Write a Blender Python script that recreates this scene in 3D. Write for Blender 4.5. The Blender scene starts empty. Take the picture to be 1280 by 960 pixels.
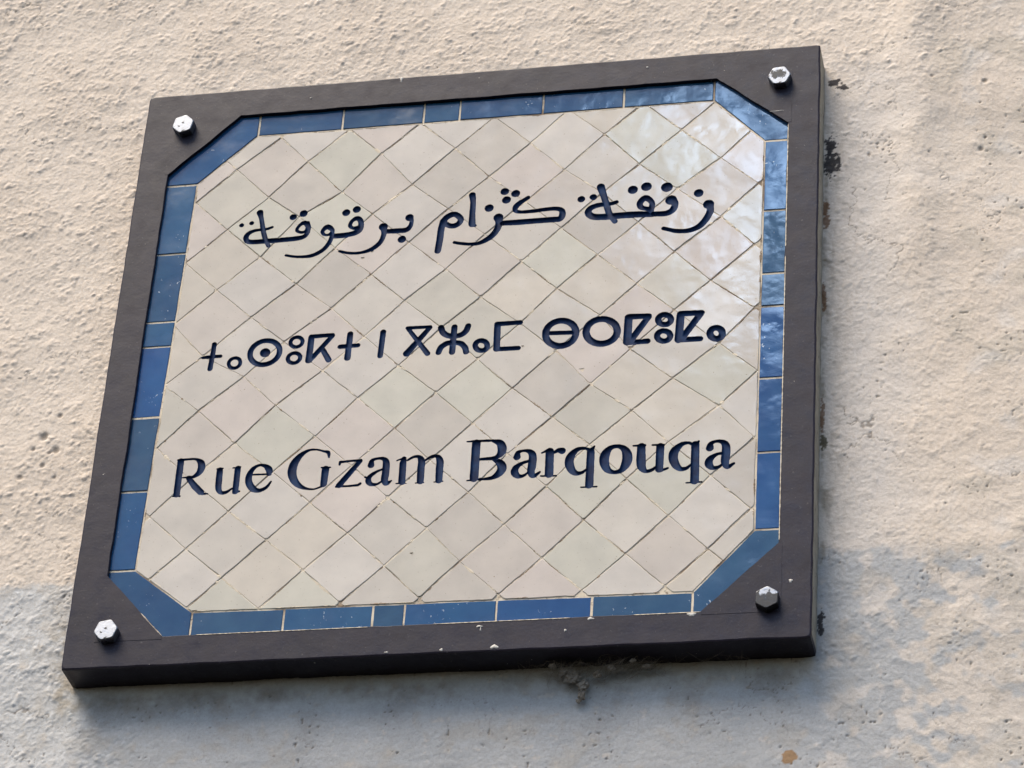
import bpy, bmesh, math, random
import numpy as np
from mathutils import Matrix, Vector
from mathutils.geometry import delaunay_2d_cdt


# ---------------------------------------------------------------- light and colour settings
EXPOSURE = 1.72
SKY_STRENGTH = 0.06
SUN_ENERGY = 1.5
SUN_SIZE = 38.0
GLARE_A, GLARE_B = -0.20, -0.15
GLARE_COL = (40.0, 56.0, 80.0, 1)
WALL_STEP = 0.95
WALL_CREAM = (0.73, 0.638, 0.545)
WALL_CREAM_2 = (0.69, 0.597, 0.505)
WALL_BLUE = (0.435, 0.44, 0.447)
WALL_BLUE_2 = (0.47, 0.47, 0.47)
WALL_BLUE_L = (0.57, 0.565, 0.555)
TILE_CREAM = (0.60, 0.54, 0.458)
TILE_BLUES = [(0.022, 0.078, 0.170), (0.026, 0.090, 0.180), (0.020, 0.088, 0.205), (0.028, 0.082, 0.155), (0.017, 0.078, 0.21)]

random.seed(7)
rng = np.random.default_rng(11)
SC = bpy.context.scene
COL = SC.collection

# ---------------------------------------------------------------- camera
# Everything is measured in the plane of the sign: x to the right, z up, the wall
# behind it along +y.  1 unit = 1 m, the sign is 0.60 m wide.
cam_data = bpy.data.cameras.new('camera')
cam = bpy.data.objects.new('camera', cam_data)
COL.objects.link(cam)
R = ((0.9780352147, 0.0631625550, -0.1986393978),
     (-0.0586479861, -0.8310937482, -0.5530312790),
     (-0.2000188302, 0.5525338663, -0.8091345958))       # rows: right, down, forward (x, up, out)
C = (0.5953717, -1.5444932, 2.2005706)                    # camera position (x, up, out)
def w3(x, u, o):                                          # (x, up, out) -> world
    return Vector((x, -o, u))
right, down, fwd = (w3(*r) for r in R)
m = Matrix((right, -down, -fwd)).transposed().to_4x4()
m.translation = w3(*C)
cam.matrix_world = m
cam_data.sensor_width = 36.0
cam_data.lens = 4170.0 / 1280.0 * 36.0
cam_data.clip_start = 0.05
cam_data.clip_end = 200.0
SC.camera = cam

# ---------------------------------------------------------------- sky, sun, exposure
SUN_EL, SUN_AZ = math.radians(60), math.radians(220)      # azimuth clockwise from +y
world = bpy.data.worlds.new('World')
SC.world = world
world.use_nodes = True
nt = world.node_tree
nt.nodes.clear()
def N(tree, kind, **kw):
    n = tree.nodes.new(kind)
    for k, v in kw.items():
        if k == 'inp':
            for a, b in v.items(): n.inputs[a].default_value = b
        else: setattr(n, k, v)
    return n
sky = N(nt, 'ShaderNodeTexSky', sky_type='NISHITA', sun_disc=False, sun_elevation=SUN_EL,
        sun_rotation=SUN_AZ, air_density=1.0, dust_density=1.5, ozone_density=1.0)
# unseen bright patch added to the sky to put glare on the right-hand tiles
tc = N(nt, 'ShaderNodeTexCoord')
sep = N(nt, 'ShaderNodeSeparateXYZ')
nt.links.new(tc.outputs['Generated'], sep.inputs[0])
ax = N(nt, 'ShaderNodeMath', operation='DIVIDE')           # x / -y : tangent of the azimuth
ny = N(nt, 'ShaderNodeMath', operation='MULTIPLY', inp={1: -1.0})
nt.links.new(sep.outputs['Y'], ny.inputs[0])
mx = N(nt, 'ShaderNodeMath', operation='MAXIMUM', inp={1: 0.02})
nt.links.new(ny.outputs[0], mx.inputs[0])
nt.links.new(sep.outputs['X'], ax.inputs[0]); nt.links.new(mx.outputs[0], ax.inputs[1])
cn = N(nt, 'ShaderNodeTexNoise', inp={'Scale': 9.0, 'Detail': 5.0, 'Roughness': 0.6})
nt.links.new(tc.outputs['Generated'], cn.inputs['Vector'])
r1 = N(nt, 'ShaderNodeMapRange', interpolation_type='SMOOTHSTEP', inp={'From Min': GLARE_A, 'From Max': GLARE_B})
ad = N(nt, 'ShaderNodeMath', operation='MULTIPLY_ADD', inp={1: 0.24, 2: -0.12})
nt.links.new(cn.outputs['Fac'], ad.inputs[0])
a2 = N(nt, 'ShaderNodeMath', operation='ADD')
nt.links.new(ax.outputs[0], a2.inputs[0]); nt.links.new(ad.outputs[0], a2.inputs[1])
nt.links.new(a2.outputs[0], r1.inputs['Value'])
r2 = N(nt, 'ShaderNodeMapRange', interpolation_type='SMOOTHSTEP', inp={'From Min': 0.54, 'From Max': 0.61})
a3 = N(nt, 'ShaderNodeMath', operation='ADD')
nt.links.new(sep.outputs['Z'], a3.inputs[0]); nt.links.new(ad.outputs[0], a3.inputs[1])
nt.links.new(a3.outputs[0], r2.inputs['Value'])
r3 = N(nt, 'ShaderNodeMapRange', interpolation_type='SMOOTHSTEP', inp={'From Min': 0.16, 'From Max': 0.02})
nt.links.new(a2.outputs[0], r3.inputs['Value'])
r4 = N(nt, 'ShaderNodeMapRange', interpolation_type='SMOOTHSTEP', inp={'From Min': 0.67, 'From Max': 0.61})
nt.links.new(a3.outputs[0], r4.inputs['Value'])
def mul(p_, q_):
    n = N(nt, 'ShaderNodeMath', operation='MULTIPLY')
    nt.links.new(p_.outputs[0], n.inputs[0]); nt.links.new(q_.outputs[0], n.inputs[1]); return n
mm_ = mul(mul(r1, r2), mul(r3, r4))
cl = N(nt, 'ShaderNodeMix', data_type='RGBA')
cl.inputs['B'].default_value = GLARE_COL
nt.links.new(mm_.outputs[0], cl.inputs['Factor'])
nt.links.new(sky.outputs[0], cl.inputs['A'])
bg = N(nt, 'ShaderNodeBackground', inp={'Strength': SKY_STRENGTH})
nt.links.new(cl.outputs['Result'], bg.inputs['Color'])
wo = N(nt, 'ShaderNodeOutputWorld')
nt.links.new(bg.outputs[0], wo.inputs['Surface'])

sun_data = bpy.data.lights.new('sun', 'SUN')
sun = bpy.data.objects.new('sun', sun_data)
COL.objects.link(sun)
sun_data.energy = SUN_ENERGY
sun_data.angle = math.radians(SUN_SIZE)
sun_data.color = (1.0, 0.87, 0.695)
sd = Vector((math.sin(SUN_AZ) * math.cos(SUN_EL), math.cos(SUN_AZ) * math.cos(SUN_EL), math.sin(SUN_EL)))
sun.rotation_euler = (-sd).to_track_quat('-Z', 'Y').to_euler()
sun.location = sd * 5

SC.render.engine = 'CYCLES'
SC.view_settings.view_transform = 'Standard'
SC.view_settings.look = 'None'
SC.view_settings.gamma = 1.0
SC.view_settings.exposure = EXPOSURE

# ---------------------------------------------------------------- measured layout of the sign (mm from its centre)
LETTERS = [
  [(0,[(-199.38,142.67,2.07)]), (0,[(-190.60,144.28,2.07)]), (0,[(-184.37,155.23,2.86),(-182.25,148.07,1.97),(-179.72,137.16,2.16),(-176.88,127.34,2.15),(-172.81,118.51,1.75)]), (0,[(-171.65,138.40,1.27),(-177.00,136.72,1.37),(-185.86,136.08,1.47),(-191.42,133.88,1.96),(-193.92,129.83,2.35),(-192.72,125.47,2.35),(-188.07,123.81,2.35),(-175.61,123.83,2.54),(-162.29,124.00,2.44),(-149.03,124.48,2.43),(-142.10,126.02,2.14),(-139.40,130.04,1.95),(-138.83,135.84,1.76),(-140.45,140.45,1.95)]), (0,[(-142.69,140.64,2.35),(-146.93,138.66,1.56),(-149.27,133.74,1.46),(-146.14,130.93,1.37),(-141.57,131.29,1.46),(-139.73,135.92,1.95),(-142.69,140.64,2.35)]), (0,[(-153.92,147.80,3.14)]), (0,[(-144.87,150.77,3.43)])],
  [(0,[(-122.14,134.64,2.53),(-125.95,131.03,1.75),(-125.25,127.47,1.46),(-121.74,125.91,1.17),(-118.18,127.52,1.75),(-117.64,131.08,1.94),(-122.14,134.64,2.53)]), (0,[(-117.20,129.24,1.75),(-118.11,120.31,1.94),(-122.17,112.21,1.93),(-127.87,107.41,1.93),(-134.66,104.82,1.74),(-142.58,104.62,1.35),(-149.74,105.52,1.26),(-156.11,107.31,1.16)]), (0,[(-115.85,124.36,2.52),(-106.60,124.43,2.71),(-97.92,125.82,2.71),(-93.97,128.87,3.10),(-92.46,133.51,2.52),(-93.39,138.90,2.33),(-96.73,141.63,2.34),(-100.90,139.01,1.75),(-102.23,134.34,1.75),(-99.32,131.44,1.55),(-94.51,131.88,1.94)]), (0,[(-106.91,148.47,3.51)]), (0,[(-97.77,151.11,3.51)])],
  [(0,[(-72.58,130.56,3.87)]), (0,[(-72.58,130.56,3.10),(-71.37,123.80,2.32),(-73.28,115.53,2.12),(-78.02,109.61,2.12),(-84.69,105.96,1.73),(-92.44,104.50,1.35),(-101.28,105.23,1.35),(-108.98,107.75,1.16)]), (0,[(-68.88,125.38,2.32),(-60.10,125.17,2.51),(-52.24,125.35,2.51),(-48.71,129.28,2.03),(-48.09,134.52,1.74),(-49.06,137.78,2.32)]), (0,[(-50.25,138.30,3.58)]), (0,[(-55.12,115.91,3.56)])],
  [(0,[(-10.92,138.48,2.82),(-17.58,135.72,2.82),(-19.37,130.88,2.60),(-14.95,126.95,2.49),(-10.01,126.29,2.59),(-5.82,129.14,2.59),(-5.38,133.85,2.60),(-10.92,138.48,2.82)]), (0,[(-20.25,132.15,2.82),(-21.49,122.76,2.92),(-21.85,112.16,2.91),(-22.74,101.06,2.79)])],
  [(0,[(3.18,157.81,2.94),(4.41,150.28,2.39),(4.66,137.15,2.60),(5.09,127.03,3.02)]), (0,[(5.17,125.84,2.37),(7.67,125.03,1.51)])],
  [(0,[(18.95,142.46,3.89)]), (0,[(27.69,131.62,4.20)]), (0,[(27.69,131.62,3.45),(28.66,124.44,3.01),(25.79,116.42,2.79),(20.37,110.40,2.57),(12.89,106.33,1.93),(5.15,105.80,1.50),(-2.73,107.04,1.50),(-8.89,108.73,1.40)])],
  [(0,[(31.44,158.92,3.69)]), (0,[(41.02,156.05,3.79)]), (0,[(33.51,149.78,3.79)]), (0,[(52.26,151.13,1.62),(46.20,146.65,2.05),(42.11,142.01,2.37),(42.09,137.73,1.94),(46.88,135.90,1.61),(57.56,135.93,1.83),(67.22,136.76,1.93),(76.90,136.87,2.04),(81.86,134.79,2.36),(83.07,130.43,2.78),(81.20,125.87,2.78),(75.62,125.52,2.78),(58.20,125.47,2.79),(43.67,125.29,2.79),(31.99,125.57,2.58)])],
  [(0,[(98.42,144.96,3.22)]), (0,[(108.60,146.33,3.00)]), (0,[(114.55,156.74,3.44),(117.42,147.57,2.79),(120.30,137.85,2.78),(123.17,128.17,2.66),(128.39,119.26,2.34)]), (0,[(129.08,139.22,1.71),(123.19,137.84,1.92),(113.57,137.49,2.35),(106.96,134.87,2.67),(105.07,130.31,2.99),(109.35,125.82,3.09),(119.01,124.76,3.19),(133.39,124.94,3.19),(147.77,124.65,3.18),(160.22,123.81,2.76)]), (0,[(153.76,141.44,2.98),(149.15,137.12,2.66),(149.83,132.35,2.55),(154.23,130.20,2.12),(158.54,130.07,2.55),(159.24,136.24,2.34),(153.76,141.44,2.98)]), (0,[(159.46,130.93,2.12),(158.76,124.53,2.12)]), (0,[(142.31,150.97,4.28)]), (0,[(153.84,153.39,4.49)])],
  [(0,[(161.17,123.97,2.54),(171.67,123.77,2.75),(177.26,127.04,2.96),(178.96,132.77,2.86),(177.12,136.22,3.82)]), (0,[(175.45,137.43,4.89)]), (0,[(171.38,151.37,4.91)])],
  [(0,[(198.63,142.83,4.03)]), (0,[(207.40,130.30,4.65)]), (0,[(208.86,129.00,2.96),(208.79,121.99,2.95),(205.25,114.12,2.94),(199.78,107.60,2.73),(191.37,104.24,2.31),(181.89,104.46,2.10),(175.18,106.42,1.89),(170.17,108.24,1.79)])],
  [(1,[(-209.54,19.47,2.00),(-209.60,10.30,2.08),(-210.32,-5.87,2.17)]), (1,[(-217.89,6.33,1.61),(-202.60,6.54,1.61)])],
  [(0,[(-185.05,1.01,1.60),(-184.46,-1.23,1.60),(-184.86,-3.48,1.60),(-186.18,-5.31,1.60),(-188.16,-6.34,1.60),(-190.40,-6.37,1.60),(-192.46,-5.40,1.60),(-193.93,-3.63,1.60),(-194.53,-1.38,1.60),(-194.12,0.87,1.60),(-192.80,2.70,1.60),(-190.82,3.73,1.60),(-188.58,3.77,1.60),(-186.52,2.80,1.60),(-185.05,1.01,1.60)])],
  [(0,[(-152.17,11.89,2.36),(-151.33,6.51,2.35),(-153.02,1.33,2.35),(-156.89,-2.62,2.35),(-162.19,-4.58,2.35),(-167.87,-4.15,2.35),(-172.81,-1.43,2.35),(-176.03,3.07,2.36),(-176.90,8.45,2.36),(-175.23,13.65,2.36),(-171.35,17.63,2.36),(-166.02,19.59,2.36),(-160.32,19.15,2.36),(-155.37,16.40,2.36),(-152.17,11.89,2.36)]), (0,[(-163.93,7.46,4.43)])],
  [(0,[(-132.59,17.63,1.70),(-132.33,15.41,1.69),(-133.10,13.34,1.69),(-134.73,11.83,1.69),(-136.91,11.18,1.69),(-139.20,11.52,1.69),(-141.16,12.77,1.69),(-142.40,14.70,1.70),(-142.66,16.92,1.70),(-141.90,19.00,1.70),(-140.27,20.51,1.70),(-138.08,21.16,1.70),(-135.78,20.83,1.70),(-133.82,19.57,1.70),(-132.59,17.63,1.70)]), (0,[(-132.95,1.52,1.78),(-132.69,-0.74,1.78),(-133.49,-2.84,1.78),(-135.17,-4.38,1.78),(-137.42,-5.05,1.78),(-139.78,-4.72,1.78),(-141.79,-3.46,1.78),(-143.05,-1.50,1.78),(-143.31,0.75,1.78),(-142.52,2.86,1.78),(-140.83,4.41,1.78),(-138.58,5.08,1.78),(-136.22,4.75,1.78),(-134.21,3.48,1.78),(-132.95,1.52,1.78)])],
  [(1,[(-124.91,20.31,2.64),(-125.13,-3.45,2.81)]), (1,[(-124.52,20.79,2.07),(-106.82,21.20,1.88)]), (1,[(-106.76,20.48,2.07),(-123.87,-3.04,2.24)]), (1,[(-113.58,6.30,2.25),(-107.85,-3.90,2.52)])],
  [(1,[(-91.53,21.07,2.53),(-91.75,-3.36,2.70)]), (1,[(-99.17,8.77,2.15),(-83.87,8.96,2.06)])],
  [(1,[(-63.12,20.96,2.43),(-63.75,-3.19,2.32)])],
  [(1,[(-42.47,23.26,1.68),(-22.78,22.99,1.49)]), (1,[(-42.00,22.72,1.68),(-23.21,-3.85,2.31)]), (1,[(-23.15,22.31,2.05),(-41.19,-2.54,2.97)])],
  [(1,[(-2.19,21.43,2.51),(-2.42,-3.87,2.58)]), (0,[(-13.70,21.59,2.61),(-11.60,16.39,2.60),(-7.09,13.03,2.51),(-1.91,11.93,2.41),(3.96,13.00,2.50),(7.94,16.63,2.60),(9.46,21.56,2.51)]), (0,[(-13.91,-3.33,2.50),(-12.17,1.65,2.59),(-7.35,5.30,2.50),(-1.43,5.57,2.31),(4.61,4.12,2.40),(8.32,-0.16,2.49),(9.47,-4.45,2.49)])],
  [(0,[(27.04,0.45,2.30),(26.69,-1.69,2.30),(25.40,-3.33,2.30),(23.42,-4.15,2.30),(21.16,-3.98,2.30),(19.05,-2.86,2.30),(17.51,-1.01,2.30),(16.85,1.21,2.31),(17.20,3.35,2.31),(18.49,5.00,2.31),(20.47,5.82,2.31),(22.74,5.65,2.31),(24.85,4.53,2.31),(26.39,2.67,2.30),(27.04,0.45,2.30)])],
  [(1,[(34.36,20.99,2.78),(35.15,-3.44,2.76)]), (1,[(33.90,21.52,2.32),(53.76,21.73,2.03)]), (1,[(35.18,-3.84,2.21),(53.53,-4.00,2.11)])],
  [(0,[(100.83,10.27,2.86),(100.79,4.66,2.86),(98.30,-0.24,2.86),(93.85,-3.47,2.85),(88.32,-4.41,2.85),(82.79,-2.86,2.86),(78.37,0.87,2.86),(75.91,6.06,2.87),(75.93,11.68,2.87),(78.41,16.61,2.88),(82.88,19.87,2.88),(88.44,20.80,2.88),(93.98,19.23,2.87),(98.41,15.47,2.87),(100.83,10.27,2.86)]), (1,[(77.45,8.98,2.01),(99.77,8.09,2.00)])],
  [(0,[(135.56,8.05,2.99),(134.98,2.63,2.99),(131.96,-1.82,2.99),(127.10,-4.43,2.98),(121.36,-4.70,2.99),(115.86,-2.55,2.99),(111.70,1.57,3.00),(109.69,6.88,3.00),(110.25,12.31,3.01),(113.27,16.79,3.01),(118.15,19.43,3.01),(123.93,19.68,3.01),(129.43,17.51,3.00),(133.59,13.36,3.00),(135.56,8.05,2.99)])],
  [(1,[(144.59,19.85,3.29),(144.38,-4.57,3.40)]), (1,[(144.83,20.30,2.86),(161.36,19.97,2.43)]), (1,[(161.14,19.05,2.71),(146.58,-4.42,2.98)]), (1,[(145.32,-5.26,2.55),(161.23,-5.20,2.55)])],
  [(0,[(179.97,14.81,2.56),(179.52,12.68,2.56),(178.11,11.06,2.56),(176.01,10.25,2.56),(173.65,10.43,2.56),(171.48,11.56,2.56),(169.93,13.41,2.56),(169.32,15.62,2.56),(169.76,17.75,2.56),(171.17,19.38,2.56),(173.27,20.19,2.56),(175.64,20.00,2.56),(177.82,18.87,2.56),(179.36,17.02,2.56),(179.97,14.81,2.56)]), (0,[(179.93,-1.49,2.55),(179.47,-3.67,2.54),(178.04,-5.34,2.54),(175.90,-6.16,2.54),(173.48,-5.98,2.54),(171.26,-4.83,2.55),(169.68,-2.94,2.55),(169.06,-0.67,2.55),(169.51,1.51,2.55),(170.95,3.18,2.55),(173.09,4.01,2.55),(175.51,3.83,2.55),(177.73,2.67,2.55),(179.31,0.78,2.55),(179.93,-1.49,2.55)])],
  [(1,[(187.73,18.42,3.27),(187.04,-5.57,3.39)]), (1,[(187.67,19.99,2.84),(205.12,19.90,2.56)]), (1,[(204.25,18.72,2.84),(189.21,-5.27,2.82)]), (1,[(187.95,-5.95,2.54),(204.66,-5.96,2.54)])],
  [(0,[(222.88,-1.92,2.81),(222.44,-4.23,2.81),(221.07,-6.01,2.81),(219.04,-6.90,2.81),(216.75,-6.72,2.81),(214.66,-5.53,2.81),(213.18,-3.54,2.82),(212.60,-1.15,2.82),(213.03,1.16,2.82),(214.41,2.94,2.82),(216.44,3.83,2.82),(218.73,3.66,2.82),(220.82,2.46,2.82),(222.30,0.47,2.82),(222.88,-1.92,2.81)])],
  [(1,[(-224.71,-96.28,2.76),(-224.38,-128.79,2.73)]), (1,[(-227.26,-95.14,0.83),(-222.11,-95.08,1.10)]), (1,[(-227.19,-130.25,0.73),(-221.60,-130.60,0.82)]), (0,[(-226.83,-95.17,1.01),(-217.84,-94.87,1.01),(-211.78,-95.26,1.10),(-207.23,-98.86,2.75),(-206.24,-104.28,3.11),(-207.99,-109.02,2.47),(-212.29,-112.34,1.55),(-216.53,-112.66,1.65)]), (1,[(-216.52,-112.75,0.91),(-221.65,-112.82,0.46)]), (1,[(-215.70,-113.87,2.19),(-209.42,-122.00,2.82),(-204.05,-127.63,2.73)]), (1,[(-202.13,-129.48,1.27),(-197.86,-129.55,0.54)])],
  [(0,[(-190.00,-107.25,2.56),(-189.61,-117.92,2.73),(-188.96,-125.67,2.45),(-186.24,-129.40,1.72),(-182.18,-129.26,1.45),(-177.47,-125.90,0.73)]), (1,[(-192.54,-105.92,0.55),(-187.60,-105.85,0.73)]), (1,[(-174.71,-106.76,2.55),(-174.39,-129.07,2.54)]), (1,[(-178.89,-105.92,0.55),(-172.64,-105.44,0.64)]), (1,[(-176.10,-130.50,0.54),(-171.00,-129.08,0.81)])],
  [(1,[(-162.29,-113.64,0.73),(-146.99,-114.03,0.82)]), (0,[(-147.28,-113.62,2.00),(-147.90,-109.43,2.82),(-151.71,-105.61,1.73),(-156.88,-104.89,1.18),(-161.63,-108.08,1.91),(-164.30,-114.67,2.63),(-163.55,-121.47,2.90),(-159.51,-127.29,2.80),(-154.22,-129.25,1.81),(-148.58,-126.72,1.45),(-144.95,-121.18,0.72)])],
  [(0,[(-98.07,-100.72,0.72),(-99.02,-96.11,1.54),(-102.88,-94.60,0.91),(-108.99,-92.65,0.82),(-115.74,-92.80,1.18),(-122.09,-97.04,2.27),(-126.83,-104.49,3.45),(-128.05,-113.10,3.71),(-125.56,-120.95,3.16),(-120.77,-126.53,2.25),(-114.56,-129.78,1.17),(-107.75,-130.68,0.72),(-101.26,-128.41,0.90)]), (1,[(-99.92,-111.99,3.07),(-100.20,-126.37,2.79)]), (1,[(-103.45,-110.32,0.72),(-96.03,-110.50,0.63)])],
  [(1,[(-88.49,-108.38,0.90),(-88.13,-105.99,1.17),(-81.63,-105.45,0.99),(-70.74,-105.18,0.99)]), (1,[(-71.49,-106.10,2.16),(-87.02,-128.33,2.60)]), (1,[(-89.42,-129.52,0.90),(-79.38,-129.57,0.90),(-71.06,-129.13,1.07),(-69.51,-127.80,1.16)])],
  [(0,[(-61.85,-110.75,2.70),(-61.25,-106.27,1.62),(-56.54,-104.65,1.17),(-51.44,-105.45,1.80),(-49.26,-109.44,2.78),(-49.01,-119.04,3.05),(-49.27,-125.72,2.86),(-47.32,-128.98,2.14),(-43.59,-126.83,0.71)]), (0,[(-51.44,-115.06,0.81),(-57.07,-117.58,1.26),(-61.89,-121.58,1.88),(-62.85,-125.82,2.42),(-60.05,-129.15,1.70),(-55.21,-129.16,1.07),(-50.48,-126.12,0.72)]), (1,[(-65.88,-121.81,0.72),(-63.26,-123.12,0.90)])],
  [(1,[(-34.68,-106.05,1.98),(-35.16,-110.34,2.78),(-34.75,-128.15,2.85)]), (1,[(-40.40,-107.61,0.54),(-34.71,-105.76,0.99)]), (1,[(-39.36,-129.67,0.45),(-31.03,-129.90,0.53)]), (0,[(-31.53,-107.89,0.90),(-27.24,-105.28,1.17),(-22.68,-105.00,1.52),(-19.95,-108.92,2.78),(-19.71,-116.11,2.95),(-19.35,-128.73,2.85)]), (1,[(-23.13,-130.20,0.44),(-16.51,-130.14,0.53)]), (0,[(-16.55,-108.85,0.90),(-12.22,-105.77,1.16),(-7.26,-105.41,1.70),(-4.58,-109.90,2.86),(-4.28,-117.09,3.03),(-3.95,-128.83,2.84)]), (1,[(-7.81,-130.21,0.44),(-0.81,-129.88,0.53)])],
  [(1,[(24.60,-95.19,3.49),(25.08,-128.65,3.54)]), (1,[(16.75,-93.23,0.54),(22.55,-93.13,0.99),(38.31,-93.49,1.16)]), (0,[(38.33,-93.78,1.34),(44.29,-96.28,3.03),(46.50,-102.18,3.74),(45.03,-107.35,2.76),(40.27,-110.20,1.51),(28.75,-110.60,0.89)]), (1,[(28.78,-110.99,1.07),(40.35,-111.35,1.07)]), (0,[(40.40,-112.02,1.33),(45.57,-115.50,3.11),(47.55,-120.57,3.81),(45.02,-125.73,3.10),(39.10,-129.34,1.68),(28.46,-129.91,0.97)]), (1,[(19.45,-130.58,0.53),(26.01,-130.23,0.89)])],
  [(0,[(59.24,-110.65,2.93),(59.95,-106.40,1.78),(64.63,-104.99,1.15),(69.64,-106.27,2.22),(72.12,-110.53,3.10),(72.07,-119.09,3.36),(71.66,-125.70,3.00),(73.94,-129.63,2.03),(78.80,-126.15,0.88)]), (0,[(69.37,-115.11,1.15),(63.73,-116.85,1.50),(58.84,-121.10,2.56),(58.30,-125.62,3.09),(61.40,-129.13,2.12),(66.11,-128.67,1.23),(69.99,-125.12,0.71)])],
  [(1,[(85.94,-107.13,3.36),(86.53,-128.53,3.43)]), (1,[(79.60,-108.06,0.71),(85.57,-104.91,1.33)]), (1,[(79.93,-130.01,0.70),(92.34,-130.41,0.70)]), (0,[(89.05,-108.57,1.06),(93.02,-106.35,1.95),(95.92,-107.02,3.01)])],
  [(1,[(119.56,-109.31,3.09),(119.88,-140.98,3.32)]), (1,[(122.25,-104.44,0.71),(120.27,-107.17,1.76)]), (1,[(113.33,-142.73,0.61),(125.88,-142.85,0.70)]), (0,[(118.00,-107.40,1.32),(113.82,-105.61,1.32),(108.17,-106.76,2.03),(103.34,-112.54,3.26),(102.47,-119.13,3.61),(104.79,-125.71,3.07),(108.56,-129.26,2.19),(113.41,-128.81,1.40),(117.31,-125.75,0.88)])],
  [(0,[(141.11,-105.67,1.76),(146.52,-108.40,2.73),(149.39,-114.56,3.95),(148.92,-122.10,3.94),(145.01,-128.73,2.36),(139.02,-130.24,1.75),(133.77,-127.08,2.89),(130.99,-120.01,3.77),(131.46,-112.93,3.78),(135.09,-107.18,2.29),(141.11,-105.67,1.76)])],
  [(0,[(160.50,-107.22,3.25),(160.88,-121.92,3.76),(162.09,-127.65,3.05),(165.29,-130.95,1.74),(170.08,-129.85,1.48),(173.18,-126.94,0.70)]), (1,[(154.13,-106.14,0.79),(163.45,-106.18,1.05)]), (1,[(175.91,-108.23,3.24),(175.87,-129.65,3.13)]), (1,[(169.53,-106.39,0.79),(178.69,-106.80,0.88)]), (1,[(176.58,-131.39,1.30),(182.52,-129.04,0.96)])],
  [(1,[(204.22,-108.19,3.23),(204.62,-142.04,3.46)]), (1,[(206.86,-105.23,0.79),(205.32,-107.31,1.92)]), (1,[(197.89,-143.76,0.61),(210.26,-143.60,0.69)]), (0,[(202.29,-108.15,1.31),(198.19,-106.09,1.31),(192.60,-107.61,2.19),(187.72,-113.26,3.58),(186.76,-119.80,3.75),(189.01,-126.35,3.22),(192.77,-130.34,2.17),(197.41,-130.17,1.56),(201.31,-126.85,0.87)])],
  [(0,[(215.92,-112.26,3.14),(216.76,-108.06,1.83),(221.52,-106.20,1.31),(226.37,-107.46,2.18),(228.89,-111.40,3.22),(228.96,-119.70,3.47),(228.50,-126.24,3.12),(230.63,-130.87,1.99),(235.57,-127.82,1.04)]), (0,[(226.26,-117.64,1.13),(221.09,-118.91,1.48),(216.56,-122.66,2.69),(215.50,-127.10,3.21),(218.42,-131.03,2.08),(223.04,-130.58,1.21),(226.94,-127.55,0.69)])],
]
LAT_O, LAT_U, LAT_V = (-12.92,-173.68), (32.67,32.57), (33.12,-31.21)
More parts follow.
